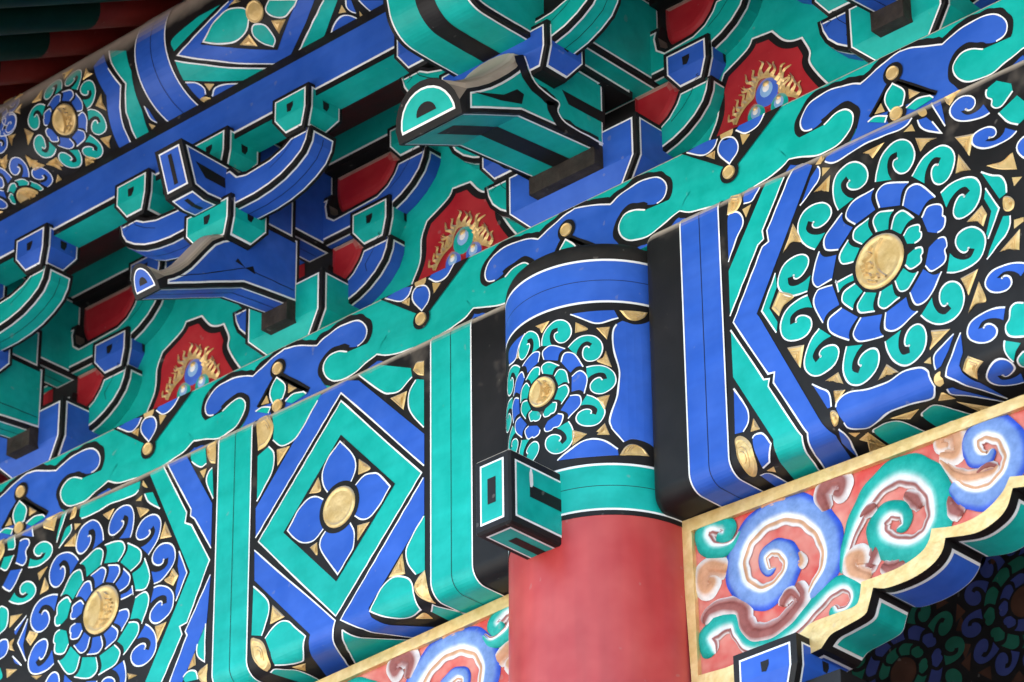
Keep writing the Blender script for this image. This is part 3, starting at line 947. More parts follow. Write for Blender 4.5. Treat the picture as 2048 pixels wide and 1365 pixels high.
cross_band(beamR, 0.5125, 0.6254, 'B', 0.5687)
cross_band(beamL, -0.9776, -0.8581, 'G', -0.9175)
cross_band(beamL, -0.2578, -0.1266, 'G', -0.1926)
rosette(BEAM, beamR, (1.0552, -0.2195), 0.0645, (0.071, 0.1165), (0.1265, 0.181), (0.190, 0.280), 12, 11, 'GBG', 0, 2 * STEP, rib=1, seed=3)
rosette(BEAM, beamL, (-1.3874, -0.2234), 0.0645, (0.071, 0.1165), (0.1245, 0.178), (0.187, 0.274), 12, 11, 'BGB', 180, 2 * STEP, rib=2, seed=5)
rosette(BEAM, beamR, (1.80, -0.2195), 0.0645, (0.071, 0.1165), (0.1265, 0.181), (0.190, 0.280), 12, 11, 'BGB', 180, 2 * STEP, rib=2, seed=31)
rosette(BEAM, beamL, (-2.12, -0.2234), 0.0645, (0.071, 0.1165), (0.1245, 0.178), (0.187, 0.274), 12, 11, 'GBG', 0, 2 * STEP, rib=1, seed=32)
cross_band(beamR, 2.16, 2.27, 'G', 2.215)
cross_band(beamL, -2.52, -2.40, 'B', -2.46)
disc(BEAM, beamL, (-0.5522, -0.2345), 0.053, 6 * STEP, 2, rib=False)
mb = MB()
fill(mb, BEAM, [(-0.5522 + 0.066 * math.cos(k * PI / 18), -0.2345 + 0.066 * math.sin(k * PI / 18)) for k in range(36)], 'black', 6.5 * STEP)
mb.build('boss_ring', beamL)
for s, code, w, p in shapes:
    if s in 'LR':
        par = beamL if s == 'L' else beamR
        vlim = ZB + RB - RB * PI / 2 - 0.038
        pts = [(a, b - 0.05 if b < vlim else b, c) for a, b, c in parse(p)]
        if code.startswith('S:'):
            pts = parse(p)
            curl3(BEAM, par, code[2], pts[0][:2], pts[1][:2], pts[2][:2], 2 * STEP)
        else:
            shape(BEAM, par, code, w, pts)

# ---------------------------------------------------------------- cap plate with cloud heads
PLZ0, PLZ1, PLY = 0.098, 0.300, 0.02
plate = empty('cap_plate', (0, 0.15, PLZ0), 'long cap plate painted with blue and green cloud heads under the bracket sets', 'beam')
mb = MB()
rows = []
for y, z in [(0.30, PLZ0), (PLY, PLZ0), (PLY, PLZ1 - 0.006), (PLY + 0.002, PLZ1 - 0.002), (PLY + 0.006, PLZ1), (0.30, PLZ1)]:
    rows.append([(x, y, z) for x in (-4.5, 4.5)])
mb.grid(rows[::-1], 'green', False)
mb.build('body', plate)
PLATE = Surf(lambda u, v, h: (u, PLY - h, v), None, [PLZ0, PLZ1 - 0.0055])
HW = 0.034


def mirror(pts, c2):
    return [(c2 - p[0], p[1], p[2]) for p in pts]


Q = [(code, w, parse(p)) for s, code, w, p in shapes if s == 'Q']
for k in range(-2, 4):
    xc = X0 + k * S_
    for sg in (1, -1):
        # blue mound half
        code, w, pts = Q[0]
        pp = [(xc + sg * p[0] + (-0.0005 * sg if abs(p[0]) < 0.03 and i in (0, 1) else 0), p[1], p[2]) for i, p in enumerate(pts)]
        pp[0] = (xc, PLZ0 - 0.01, True)
        pp[1] = (xc, pp[1][1], False if False else True)
        pp[-1] = (pp[-1][0], PLZ0 - 0.01, True)
        sm, im = smooth(pp, True, 5)
        mb = MB()
        ribbon(mb, PLATE, sm[im[1]:im[16] + 1], HW, 'black', STEP)
        fill(mb, PLATE, sm, 'blue', 2 * STEP)
        ribbon(mb, PLATE, sm[im[1]:im[10] + 1], LW, 'white', 3 * STEP)
        mb.build('cloud_head', plate)
        # green hook and valley line
        code, w, pts = Q[1]
        pp = [(xc + sg * p[0], p[1], p[2]) for p in pts[:13]]
        xm = xc + sg * S_ / 2
        pp[12] = (xm, pp[12][1] - 0.004, True)
        sm, im = smooth(pp + [(xm, PLZ1, True), (pp[0][0] + sg * 0.06, pp[0][1] + 0.02, True)], True, 5)
        mb = MB()
        ribbon(mb, PLATE, sm[im[0]:im[12] + 1], HW, 'black', 3.5 * STEP)
        low = sm[im[6]:im[12] + 1]
        mbp = [(low[0][0], PLZ0 - 0.02)] + [(a, b) for a, b in low] + [(xm, PLZ0 - 0.02)]
        fill(mb, PLATE, mbp, 'blue', 2.4 * STEP)
        # the hook body (closed by a chord through the green ground)
        hook = sm[im[0]:im[9] + 1] + [(pp[9][0] + sg * 0.03, pp[0][1] - 0.005)]
        fill(mb, PLATE, hook, 'green', 4.2 * STEP)
        strip = [(a, b) for a, b in sm[im[9]:im[12] + 1]]
        fill(mb, PLATE, strip + [(xm, strip[-1][1] + 0.035), (strip[0][0] + sg * 0.02, strip[0][1] + 0.03)], 'green', 4.2 * STEP)
        ribbon(mb, PLATE, sm[im[0]:im[12] + 1], LW, 'white', 5 * STEP)
        mb.build('cloud_hook', plate)
    for s, code, w, p in shapes:
        if s == 'QK':
            pts = [(xc + a, b, c) for a, b, c in parse(p)]
            mb = MB()
            ribbon(mb, PLATE, [pts[1][:2], pts[0][:2], pts[2][:2]], 0.014, 'black', 5 * STEP)
            fill(mb, PLATE, [q[:2] for q in pts], 'black', 5 * STEP)
            mb.build('black_ground', plate)
        elif s == 'QU':
            pts = [(xc + a, b, c) for a, b, c in parse(p)]
            if code == 'O' and len(pts) > 3:
                cx_, cz_ = sum(q[0] for q in pts) / len(pts), sum(q[1] for q in pts) / len(pts)
                mb = MB()
                fill(mb, PLATE, [(cx_ + 0.027 * math.cos(a), cz_ + 0.027 * math.sin(a)) for a in [j * PI / 10 for j in range(20)]], 'black', 5.5 * STEP)
                mb.build('black_ground', plate)
                disc(PLATE, plate, (cx_, cz_), 0.0168, 6 * STEP, 1, 'gold_bead', False)
            else:
                shape(PLATE, plate, code, w, pts, 6 * STEP)
    xv = xc + S_ / 2
    pts = None
    mb = MB()
    tri = [(xv - 0.155, PLZ1), (xv, 0.188), (xv + 0.155, PLZ1)]
    fill(mb, PLATE, tri, 'black', 5 * STEP)
    mb.build('black_ground', plate)
    for s, code, w, p in shapes:
        if s == 'QD':
            pts = [(xv + a, b, c) for a, b, c in parse(p)]
            if code == 'O' and len(pts) > 3:
                cx_, cz_ = sum(q[0] for q in pts) / len(pts), sum(q[1] for q in pts) / len(pts)
                mb = MB()
                fill(mb, PLATE, [(cx_ + 0.027 * math.cos(a), cz_ + 0.027 * math.sin(a)) for a in [j * PI / 10 for j in range(20)]], 'black', 5.5 * STEP)
                mb.build('black_ground', plate)
                if cz_ + 0.02 < PLZ1:
                    disc(PLATE, plate, (cx_, cz_), 0.0168, 6 * STEP, 1, 'gold_bead', False)
                else:
                    mb = MB()
                    fill(mb, PLATE, [(cx_ + 0.019 * math.cos(a), cz_ + 0.019 * math.sin(a)) for a in [j * PI / 10 for j in range(20)]], 'gold', 6 * STEP)
                    mb.build('gold_bead', plate)
            else:
                shape(PLATE, plate, code, w, pts, 6 * STEP)


# ---------------------------------------------------------------- column
def lathe(mb, cx, cy, prof, N=72, matfn=None):
    rows = []
    for r, z in prof:
        rows.append([(cx + r * math.sin(2 * PI * k / N), cy - r * math.cos(2 * PI * k / N), z) for k in range(N)])
    mb.grid(rows[::-1], None, True, closed=True, matfn=(lambda a, b: matfn(len(prof) - 2 - a)))


col = empty('column', (CX, CY, GROUND), 'round red column with a painted blue and green head between the two beams', 'column')
mb = MB()
prof = [(CR + 0.03, GROUND)] + [(CR + 0.0115 * (-0.59 - z), z) for z in (-5.0, -4.0, -3.0, -2.5, -2.0, -1.5, -1.2, -1.0, -0.8, -0.65, -0.585)]
lathe(mb, CX, CY, prof, 96, lambda k: 'red')
mb.build('shaft', col)
mb = MB()
zz = [(-0.585, 'black'), (-0.5735, 'white'), (-0.5685, 'green'), (-0.5143, 'black'), (-0.5127, 'green'), (-0.464, 'white'), (-0.4585, 'black'), (-0.053, 'white'), (-0.0475, 'blue'), (0.0042, 'black'), (0.0058, 'blue'), (0.040, 'blue'), (0.055, 'white'), (0.0605, 'matte_black')]
prof = [(CR + 0.001, z) for z, m in zz]
mats = [m for z, m in zz]
top = [(CR + 0.001, 0.075)] + [(CR - 0.048 * (1 - math.cos(PI / 2 * k / 6)), 0.078 + 0.043 * math.sin(PI / 2 * k / 6)) for k in range(1, 7)]
prof += top + [(0.02, ZT)]
mats += ['matte_black'] * 9
lathe(mb, CX, CY, prof, 96, lambda k: mats[k])
head = mb.build('painted_head', col)
hmat = lambda u, v, h: (CX + (CR + 0.001 + h) * math.sin(u / CR), CY - (CR + 0.001 + h) * math.cos(u / CR), v)
COLS = Surf(hmat, [CR * k * PI / 40 for k in range(-30, 31)], [-0.4585, -0.053], True)
rosette(COLS, col, (0.0088, -0.2514), 0.037, (0.043, 0.0705), (0.077, 0.110), (0.112, 0.174), 10, 8, 'GBG', -90, 2 * STEP, rib=2, seed=8)
for s, code, w, p in shapes:
    if s == 'C':
        shape(COLS, col, code, w, parse(p))

# tie beam end through the column
WL, BK = 0.0046, 0.0115


def inset(pts, d):
    """offset a CCW polygon inwards"""
    n = len(pts)
    out = []
    for i in range(n):
        p, a, b = Vector(pts[i]), Vector(pts[i - 1]), Vector(pts[(i + 1) % n])
        d1, d2 = (p - a), (b - p)
        if d1.length < 1e-9:
            d1 = d2
        if d2.length < 1e-9:
            d2 = d1
        d1.normalize()
        d2.normalize()
        n1, n2 = Vector((-d1.y, d1.x)), Vector((-d2.y, d2.x))
        m = n1 + n2
        m = m.normalized() if m.length > 1e-6 else n1
        k = max(0.5, m.dot(n1))
        out.append(tuple(p + m * (d / k)))
    return out


def quad_paint(mb, P, w, hgt, col, bk=BK, wl=WL, mark=None, marks=()):
    """painted rectangle: P(a, b, h) maps 0..w, 0..hgt"""
    SS = Surf(P)
    lay(mb, SS, [(bk, bk), (w - bk, bk), (w - bk, hgt - bk), (bk, hgt - bk)], 'white', STEP)
    e = bk + wl
    lay(mb, SS, [(e, e), (w - e, e), (w - e, hgt - e), (e, hgt - e)], col, 2 * STEP)
    for q in marks:
        lay(mb, SS, q, 'black', 3 * STEP)


tb = empty('tie_beam_end', (CX, -0.1, -0.645), 'square green tie beam end with black keyhole marks jutting from the column', 'beam')
mb = MB()
x0, x1, y0, z0, z1 = CX - 0.052, CX + 0.052, -0.27, -0.646, -0.466
bv = 0.005
mb.box((x0 + bv, y0 + bv, z0 + bv), (x1 - bv, CY, z1 - bv), 'black')
# rounded-arris shell
sh_ = [(x0 + bv, y0), (x1 - bv, y0), (x1, y0 + bv), (x1, CY), (x0, CY), (x0, y0 + bv)]
lo_ = [(x, y, z0 + bv) for x, y in sh_]
hi_ = [(x, y, z1 - bv) for x, y in sh_]
for a in range(6):
    b = (a + 1) % 6
    mb.face([lo_[a], lo_[b], hi_[b], hi_[a]], 'black')
ins_ = [(x0 + bv, y0 + bv), (x1 - bv, y0 + bv), (x1 - bv, y0 + bv), (x1 - bv, CY), (x0 + bv, CY), (x0 + bv, y0 + bv)]
for zc, zr, flip in ((z0, lo_, True), (z1, hi_, False)):
    inn = [(x, y, zc) for x, y in ins_]
    for a in range(6):
        b = (a + 1) % 6
        q = [zr[a], zr[b], inn[b], inn[a]]
        mb.face(q[::-1] if flip else q, 'black')
    mb.face([inn[k] for k in (0, 1, 3, 4)][::-1] if flip else [inn[k] for k in (0, 1, 3, 4)], 'black')
mb.build('body', tb)
mb = MB()
quad_paint(mb, lambda a, b, h: (x0 + a, y0 - h, z0 + b), 0.104, 0.18, 'green', 0.017, 0.005, marks=[[(0.040, 0.062), (0.064, 0.062), (0.064, 0.124), (0.040, 0.124)]])
mb.build('painted_front', tb)
mb = MB()
SS = Surf(lambda a, b, h: (x1 + h, y0 + a, z0 + b))
lay(mb, SS, [(0.016, 0.02), (0.25, 0.02), (0.25, 0.158), (0.016, 0.158)], 'white', STEP)
lay(mb, SS, [(0.021, 0.025), (0.25, 0.025), (0.25, 0.153), (0.021, 0.153)], 'green', 2 * STEP)
lay(mb, SS, [(0.062, 0.082), (0.25, 0.082), (0.25, 0.112), (0.062, 0.112)], 'black', 3 * STEP)
mb.build('painted_side', tb)
mb = MB()
SS = Surf(lambda a, b, h: (x0 + a, y0 + b, z0 - h))
lay(mb, SS, [(0.016, 0.018), (0.088, 0.018), (0.088, 0.2), (0.016, 0.2)], 'white', STEP)
lay(mb, SS, [(0.021, 0.023), (0.083, 0.023), (0.083, 0.2), (0.021, 0.2)], 'green', 2 * STEP)
lay(mb, SS, [(0.040, 0.062), (0.064, 0.062), (0.064, 0.2), (0.040, 0.2)], 'black', 3 * STEP)
mb.build('painted_underside', tb)
mb = MB()
SS = Surf(lambda a, b, h: (x1 + h, y0 + a, z0 + b))
rnd = random.Random(4)
fill(mb, SS, [(0.066 + (0.005 + 0.003 * rnd.random()) * math.cos(k * PI / 6), 0.128 + (0.021 + 0.005 * rnd.random()) * math.sin(k * PI / 6)) for k in range(12)], 'white', 4 * STEP)
mb.build('chipped_paint', tb)


# ---------------------------------------------------------------- bracket sets
def squiggle(mb, S, u, v, s, h):
    ribbon(mb, S, [(u, v), (u + s * 0.012, v + s * 0.006), (u + s * 0.004, v + s * 0.012), (u + s * 0.016, v + s * 0.017), (u + s * 0.006, v + s * 0.023), (u + s * 0.022, v + s * 0.031)], 0.0016, 'black', h)


def dou(name, parent, cx, y0, y1, hw, zt, zk, zb, ins, col, mark=True, wl=WL, bk=0.0095, fy=0.55):
    """bearing block: square upper part, tapered foot; y0 is the front"""
    mb = MB()
    A = [(cx - hw, y0), (cx + hw, y0), (cx + hw, y1), (cx - hw, y1)]
    Bq = [(cx - hw + ins, y0 + ins * fy), (cx + hw - ins, y0 + ins * fy), (cx + hw - ins, y1 - ins), (cx - hw + ins, y1 - ins)]
    for k in range(4):
        j = (k + 1) % 4
        mb.face([(*A[k], zk), (*A[j], zk), (*A[j], zt), (*A[k], zt)], 'black')
        mb.face([(*Bq[k], zb), (*Bq[j], zb), (*A[j], zk), (*A[k], zk)], 'black')
    mb.face([(*p, zt) for p in A], 'black')
    mb.face([(*p, zb) for p in Bq[::-1]], 'black')
    o = mb.build(name, parent)
    W_, D_ = 2 * hw, y1 - y0
    mb = MB()
    for k, (ox, oy, dx, dy, nx, ny, L) in enumerate(((cx - hw, y0, 1, 0, 0, -1, W_), (cx + hw, y0, 0, 1, 1, 0, D_), (cx - hw, y1, 0, -1, -1, 0, D_))):
        for lev, (e, m) in enumerate(((bk, 'white'), (bk + wl, col))):
            hh = (lev + 1) * STEP

            def P(a, z, push=0.0):
                return (ox + dx * a + nx * (hh - push), oy + dy * a + ny * (hh - push), z)
            mb.face([P(e, zk), P(L - e, zk), P(L - e, zt - e), P(e, zt - e)], m)
            f_ = 1 - min(0.9, e / (zk - zb))
            q = ins * f_
            qn = q * (fy if k == 0 else 1)
            q0 = q * (fy if k == 1 else 1)
            mb.face([P(e + q0, zb + e * 0.9, qn), P(L - e - q, zb + e * 0.9, qn), P(L - e, zk), P(e, zk)], m)
        if mark:
            c0, zc, s = L / 2, zb + 0.60 * (zt - zb), 0.011
            hh = 3 * STEP
            mb.face([P(c0 - s * 0.8, zc - s * 1.1), P(c0 + s * 0.3, zc - s * 1.3), P(c0 + s, zc), P(c0 + s, zc + s), P(c0 - s, zc + s)], 'black')
    mb.build('painted_faces', o)
    return o


def prism(name, parent, axis, prof, e0, e1, col, runs, caps=(True, True), bk=0.0095, wl=WL, thin=0.0016, stripe=None, close_top=True, capbk=None):
    """extruded piece. axis 'Y': prof is (x, z); axis 'X': prof is (y, z). prof CCW. runs = lists of profile indices painted as strips"""
    def P3(p, q, e):
        return (p, e, q) if axis == 'Y' else (e, p, q)
    mb = MB()
    n = len(prof)
    for i in range(n):
        j = (i + 1) % n
        a, b = prof[i], prof[j]
        f_ = [P3(a[0], a[1], e0), P3(b[0], b[1], e0), P3(b[0], b[1], e1), P3(a[0], a[1], e1)]
        mb.face(f_ if axis == 'Y' else f_[::-1], 'black')
    tri = tessellate_polygon([[Vector((p[0], p[1], 0)) for p in prof]])
    for t in tri:
        q = [prof[k] for k in t]
        if area2(q) < 0:
            q = q[::-1]
        f0 = [P3(p[0], p[1], e0) for p in q]
        f1 = [P3(p[0], p[1], e1) for p in q[::-1]]
        mb.face(f0 if axis == 'Y' else f0[::-1], 'black')
        mb.face(f1 if axis == 'Y' else f1[::-1], 'black')
    o = mb.build(name, parent)
    mb = MB()
    cb = capbk or bk
    for k, e in enumerate((e0, e1)):
        if not caps[k]:
            continue
        sg = -1 if k == 0 else 1
        for lev, (d, m) in enumerate(((cb, 'white'), (cb + wl, col))):
            pl = inset(prof, d)
            ee = e + sg * (lev + 1) * STEP
            for t in tessellate_polygon([[Vector((p[0], p[1], 0)) for p in pl]]):
                q = [pl[j] for j in t]
                if area2(q) < 0:
                    q = q[::-1]
                f_ = [P3(p[0], p[1], ee) for p in q]
                flip = (k == 1) ^ (axis == 'X')
                mb.face(f_[::-1] if flip else f_, m)
    for run in runs:
        pts = [Vector(prof[i % n]) for i in run]
        # arc length, trimmed strips
        for lev, (d, m, lo, hi) in enumerate(((bk, 'white', 0, 1), (bk + wl, col, 0, 1)) + (((None, 'black', 0.5 - thin, 0.5 + thin),) if thin else ()) + (((None, 'black', 0.5 - stripe, 0.5 + stripe),) if stripe else ())):
            L = [0]
            for a, b in zip(pts[:-1], pts[1:]):
                L.append(L[-1] + (b - a).length)
            tot = L[-1]
            dd = d if d is not None else bk * 2.2
            if tot <= 2 * dd + 0.004:
                continue
            s0, s1 = dd, tot - dd
            smp = [s0] + [x for x in L if s0 + 1e-4 < x < s1 - 1e-4] + [s1]
            w = e1 - e0
            if d is not None:
                ea, eb = e0 + d, e1 - d
            else:
                ea, eb = e0 + w * lo, e0 + w * hi
                if thin and hi - lo < 0.05:
                    ea, eb = (e0 + e1) / 2 - 0.0009, (e0 + e1) / 2 + 0.0009
            row = []
            for x in smp:
                k = 0
                while k < len(L) - 2 and L[k + 1] < x - 1e-9:
                    k += 1
                t = (x - L[k]) / max(1e-9, L[k + 1] - L[k])
                p = pts[k].lerp(pts[k + 1], t)
                dr = (pts[k + 1] - pts[k]).normalized()
                nn = Vector((dr.y, -dr.x))
                if abs(t) < 1e-6 and k > 0:
                    d0 = (pts[k] - pts[k - 1]).normalized()
                    nn = (nn + Vector((d0.y, -d0.x))).normalized()
                if abs(t - 1) < 1e-6 and k < len(L) - 2:
                    d0 = (pts[k + 2] - pts[k + 1]).normalized()
                    nn = (nn + Vector((d0.y, -d0.x))).normalized()
                row.append(p + nn * ((min(lev, 2) + 1) * STEP))
            for a, b in zip(row[:-1], row[1:]):
                f_ = [P3(a.x, a.y, ea), P3(b.x, b.y, ea), P3(b.x, b.y, eb), P3(a.x, a.y, eb)]
                mb.face(f_ if axis == 'Y' else f_[::-1], m)
    mb.build('painted_faces', o)
    return o


def bow(half, zb, zt, ex, pts_lo, pts_hi):
    """symmetric bow-arm profile; pts given for the right half, from centre to end (low) and end to centre (high)"""
    lo = [(x + (ex if x > 0.11 else 0), z) for x, z in pts_lo]
    hi = [(x + (ex if x > 0.11 else 0), z) for x, z in pts_hi]
    right = lo + hi
    left = [(-x, z) for x, z in right[::-1]]
    return right, left


def curve_arm(name, parent, cx, ylo, yhi, ex, lo, hi, col, bk=0.0095, inn=0.0):
    r = [(x + (ex if x > 0.09 else 0), z) for x, z in lo]
    t = [(x + (ex if x > 0.09 else inn), z) for x, z in hi]
    nl = len(r)
    prof = [(-x, z) for x, z in r[::-1]] + r + t + [(-x, z) for x, z in t[::-1]]
    prof = [(cx + x, z) for x, z in prof]
    run_r = list(range(nl, 2 * nl))
    run_l = list(range(0, nl))
    o = prism(name, parent, 'Y', prof, ylo, yhi, col, [run_r, run_l], caps=(True, False), bk=bk)
    SS = Surf(lambda u, v, h: (cx + u, ylo - h, v))
    for sg in (-1, 1):
        mb = MB()
        mid = []
        for k in range(nl):
            x, z = r[k]
            zt_ = t[0][1]
            mid.append((sg * (x - 0.042 if x > 0.2 else x), z + 0.042))
        mid = mid[max(0, nl - 5):nl - 1]
        if len(mid) > 1:
            ribbon(mb, SS, mid, 0.0016, 'black', 3 * STEP)
            squiggle(mb, SS, mid[-1][0], mid[-1][1], sg, 3 * STEP)
            mb.build('ink_line', o)
    return o


GUA_LO = [(0.0, 0.395), (0.13, 0.395), (0.165, 0.404), (0.20, 0.419), (0.235, 0.442), (0.262, 0.470), (0.276, 0.500), (0.281, 0.534)]
GUA_HI = [(0.281, 0.535), (0.182, 0.535), (0.168, 0.508), (0.145, 0.483), (0.115, 0.466), (0.075, 0.458), (0.062, 0.470), (0.058, 0.50), (0.066, 0.535)]
WAN_LO = [(0.0, 0.605), (0.25, 0.605), (0.285, 0.612), (0.32, 0.626), (0.355, 0.648), (0.385, 0.678), (0.40, 0.708), (0.405, 0.737)]
WAN_HI = [(0.405, 0.738), (0.300, 0.738), (0.286, 0.712), (0.262, 0.688), (0.23, 0.674), (0.085, 0.669), (0.068, 0.682), (0.063, 0.71), (0.072, 0.738)]
XIA_LO = [(0.0, 0.545), (0.15, 0.545), (0.20, 0.551), (0.245, 0.562), (0.285, 0.580), (0.318, 0.602), (0.336, 0.630), (0.343, 0.667)]
XIA_HI = [(0.343, 0.668), (0.272, 0.668), (0.245, 0.652), (0.20, 0.6385), (0.12, 0.633), (0.092, 0.640), (0.066, 0.668)]

ANG_B = [  # y, bottom z, side top z
    (0.02, 0.392, 0.583), (-0.10, 0.379, 0.583), (-0.165, 0.371, 0.583), (-0.205, 0.353, 0.560), (-0.217, 0.348, 0.489), (-0.245, 0.336, 0.474), (-0.2743, 0.323, 0.451), (-0.300, 0.311, 0.418), (-0.3264, 0.299, 0.382), (-0.350, 0.289, 0.351), (-0.3747, 0.278, 0.325), (-0.400, 0.2665, 0.304), (-0.425, 0.2553, 0.288)]
ANG_C = [(0.02, 0.402, 0.59), (-0.12, 0.387, 0.59), (-0.268, 0.371, 0.515), (-0.285, 0.363, 0.487), (-0.311, 0.352, 0.460), (-0.345, 0.337, 0.428), (-0.378, 0.323, 0.400), (-0.415, 0.306, 0.374), (-0.450, 0.290, 0.353)]


def make_ang(parent, cx, hw, st, tip_h, tilt, crown, col, stripe):
    """slanting beak arm lofted through stations along y"""
    mb = MB()
    K = 8
    rows = []
    for i, (y, zb, zs) in enumerate(st):
        cr = crown * (0 if y > -0.21 else min(1, (-0.21 - y) / 0.05))
        sec = [(cx + hw, zb), (cx + hw, zs)]
        for k in range(1, K):
            a = PI * k / K
            sec.append((cx + hw * math.cos(a), zs + cr * math.sin(a)))
        sec += [(cx - hw, zs), (cx - hw, zb)]
        rows.append([(x, y, z) for x, z in sec])
    ye, zbe, zse = st[-1]
    # horseshoe tip face, leaning outwards
    tipb, N = [], 14
    for k in range(N + 1):
        a = PI * k / N
        xx = math.cos(a) * hw * (1.0 if 0 < k < N else 0.96)
        zz_ = math.sin(a) ** 0.85 * tip_h if 0 < k < N else 0
        tipb.append((cx + xx, ye - 0.012 - tilt * zz_ / tip_h, zbe - 0.006 + zz_ * 0.94))
    # resample tip to loft count (K+3)
    m = len(rows[0])
    tip = [tipb[0]] + [tipb[max(1, round((k) * N / (m - 1)))] for k in range(1, m - 1)] + [tipb[-1]]
    allr = rows + [tip]
    mb.grid(allr, 'black', False)
    # underside
    for a, b in zip(allr[:-1], allr[1:]):
        mb.face([a[0], b[0], b[-1], a[-1]], 'black')
    mb.face(tipb[::-1], 'black')
    o = mb.build('beak_arm', parent)
    mb = MB()
    # side paint (both sides)
    for sg in (1, -1):
        lo = [(y, zb) for y, zb, zs in st]
        hi = [(y, zs) for y, zb, zs in st][::-1]
        prof = lo + hi
        if area2(prof) < 0:
            prof = prof[::-1]
        for lev, (d, mname) in enumerate(((0.0095, 'white'), (0.0145, col))):
            pl = inset(prof, d)
            for t in tessellate_polygon([[Vector((p[0], p[1], 0)) for p in pl]]):
                q = [pl[j] for j in t]
                if area2(q) < 0:
                    q = q[::-1]
                f_ = [(cx + sg * (hw + (lev + 1) * STEP), p[0], p[1]) for p in q]
                mb.face(f_ if sg > 0 else f_[::-1], mname)
        SS = Surf(lambda u, v, h, sg=sg: (cx + sg * (hw + h), u, v))
        yb = st[2][0]
        zm = st[2][1] + 0.05
        if stripe:
            fill(mb, SS, [(-0.43, 0.352), (-0.33, 0.392), (-0.285, 0.428), (-0.262, 0.425), (-0.27, 0.395), (-0.34, 0.372)], 'black', 3 * STEP)
            wv, _ = smooth([(a, b, False) for a, b in ((-0.26, 0.53), (-0.225, 0.475), (-0.1704, 0.462), (-0.143, 0.4573), (-0.1467, 0.4327), (-0.1264, 0.4153), (-0.0888, 0.412), (0.012, 0.416))], False, 4)
            ribbon(mb, SS, [(a - 0.018, b - 0.006) for a, b in wv], 0.034, 'black', 3 * STEP)
            ribbon(mb, SS, wv, WL, 'white', 4 * STEP)
            fill(mb, SS, [(-0.1318, 0.50), (-0.1098, 0.4695), (0.0146, 0.4749), (0.02, 0.506), (-0.06, 0.502)], 'black', 3 * STEP)
        else:
            ribbon(mb, SS, [(0.0, zm + 0.006), (yb, zm), (-0.30, 0.347), (-0.40, 0.298)], 0.0022, 'black', 3 * STEP)
            for g in (-1, 1):
                fill(mb, SS, [(yb, zm), (yb + g * 0.026, zm + 0.016), (yb + g * 0.034, zm - 0.004 * g)], 'black', 3 * STEP)
    # crown paint (dusty)
    kk = [i for i, s in enumerate(st) if s[0] < -0.215]
    for lev, (q, mname) in enumerate(((0.80, 'white'), (0.66, col))):
        rw = []
        for i in kk[0:]:
            y, zb, zs = st[i]
            cr = crown * min(1, (-0.21 - y) / 0.05)
            rw.append([(cx + hw * q * math.cos(PI * k / K), y, zs + cr * math.sqrt(max(0, 1 - (q * math.cos(PI * k / K)) ** 2)) + (lev + 1) * STEP) for k in range(K + 1)])
        if len(rw) > 1:
            mb.grid(rw, mname, True)
    # underside paint
    for lev, (e, mname) in enumerate(((0.009, 'white'), (0.0138, col))):
        for (ya, za, _), (yb_, zb_, _) in zip(st[:-1], st[1:]):
            h = (lev + 1) * STEP
            mb.face([(cx - hw + e, ya, za - h), (cx - hw + e, yb_, zb_ - h), (cx + hw - e, yb_, zb_ - h), (cx + hw - e, ya, za - h)], mname)
    wst = 0.026 if stripe else 0.001
    for (ya, za, _), (yb_, zb_, _) in zip(st[:-1 if not stripe else -2], st[1:]):
        h = 3 * STEP
        mb.face([(cx - wst, ya, za - h), (cx - wst, yb_, zb_ - h), (cx + wst, yb_, zb_ - h), (cx + wst, ya, za - h)], 'black')
    # tip paint: inset outlines on the leaning face
    z_lo = tipb[0][2]
    flat = [(p[0], p[2]) for p in tipb]
    if area2(flat) < 0:
        flat = flat[::-1]
    sl = tilt / (tip_h * 0.94)
    k_ = 1.0 if hw > 0.08 else 0.62
    for lev, (q, mname) in enumerate(((0.016 * k_, 'white'), (0.0212 * k_, col), (None, 'black'))):
        h = (lev + 1) * STEP
        if q is None:
            zc_ = z_lo + 0.30 * tip_h
            pl = [(cx + hw * 0.30 * math.cos(a), zc_ + tip_h * 0.22 * math.sin(a)) for a in [PI * j / 10 for j in range(11)]]
        else:
            pl = inset(flat, q)
        for t in tessellate_polygon([[Vector((p[0], p[1], 0)) for p in pl]]):
            qq = [pl[j] for j in t]
            if area2(qq) < 0:
                qq = qq[::-1]
            mb.face([(p[0], ye - 0.012 - sl * (p[1] - z_lo) - h, p[1]) for p in qq], mname)
    mb.build('painted_faces', o)
    # dark heel below the arm where it enters the block
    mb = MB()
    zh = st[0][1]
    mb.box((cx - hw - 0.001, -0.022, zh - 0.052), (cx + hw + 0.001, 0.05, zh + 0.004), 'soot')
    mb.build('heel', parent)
    return o


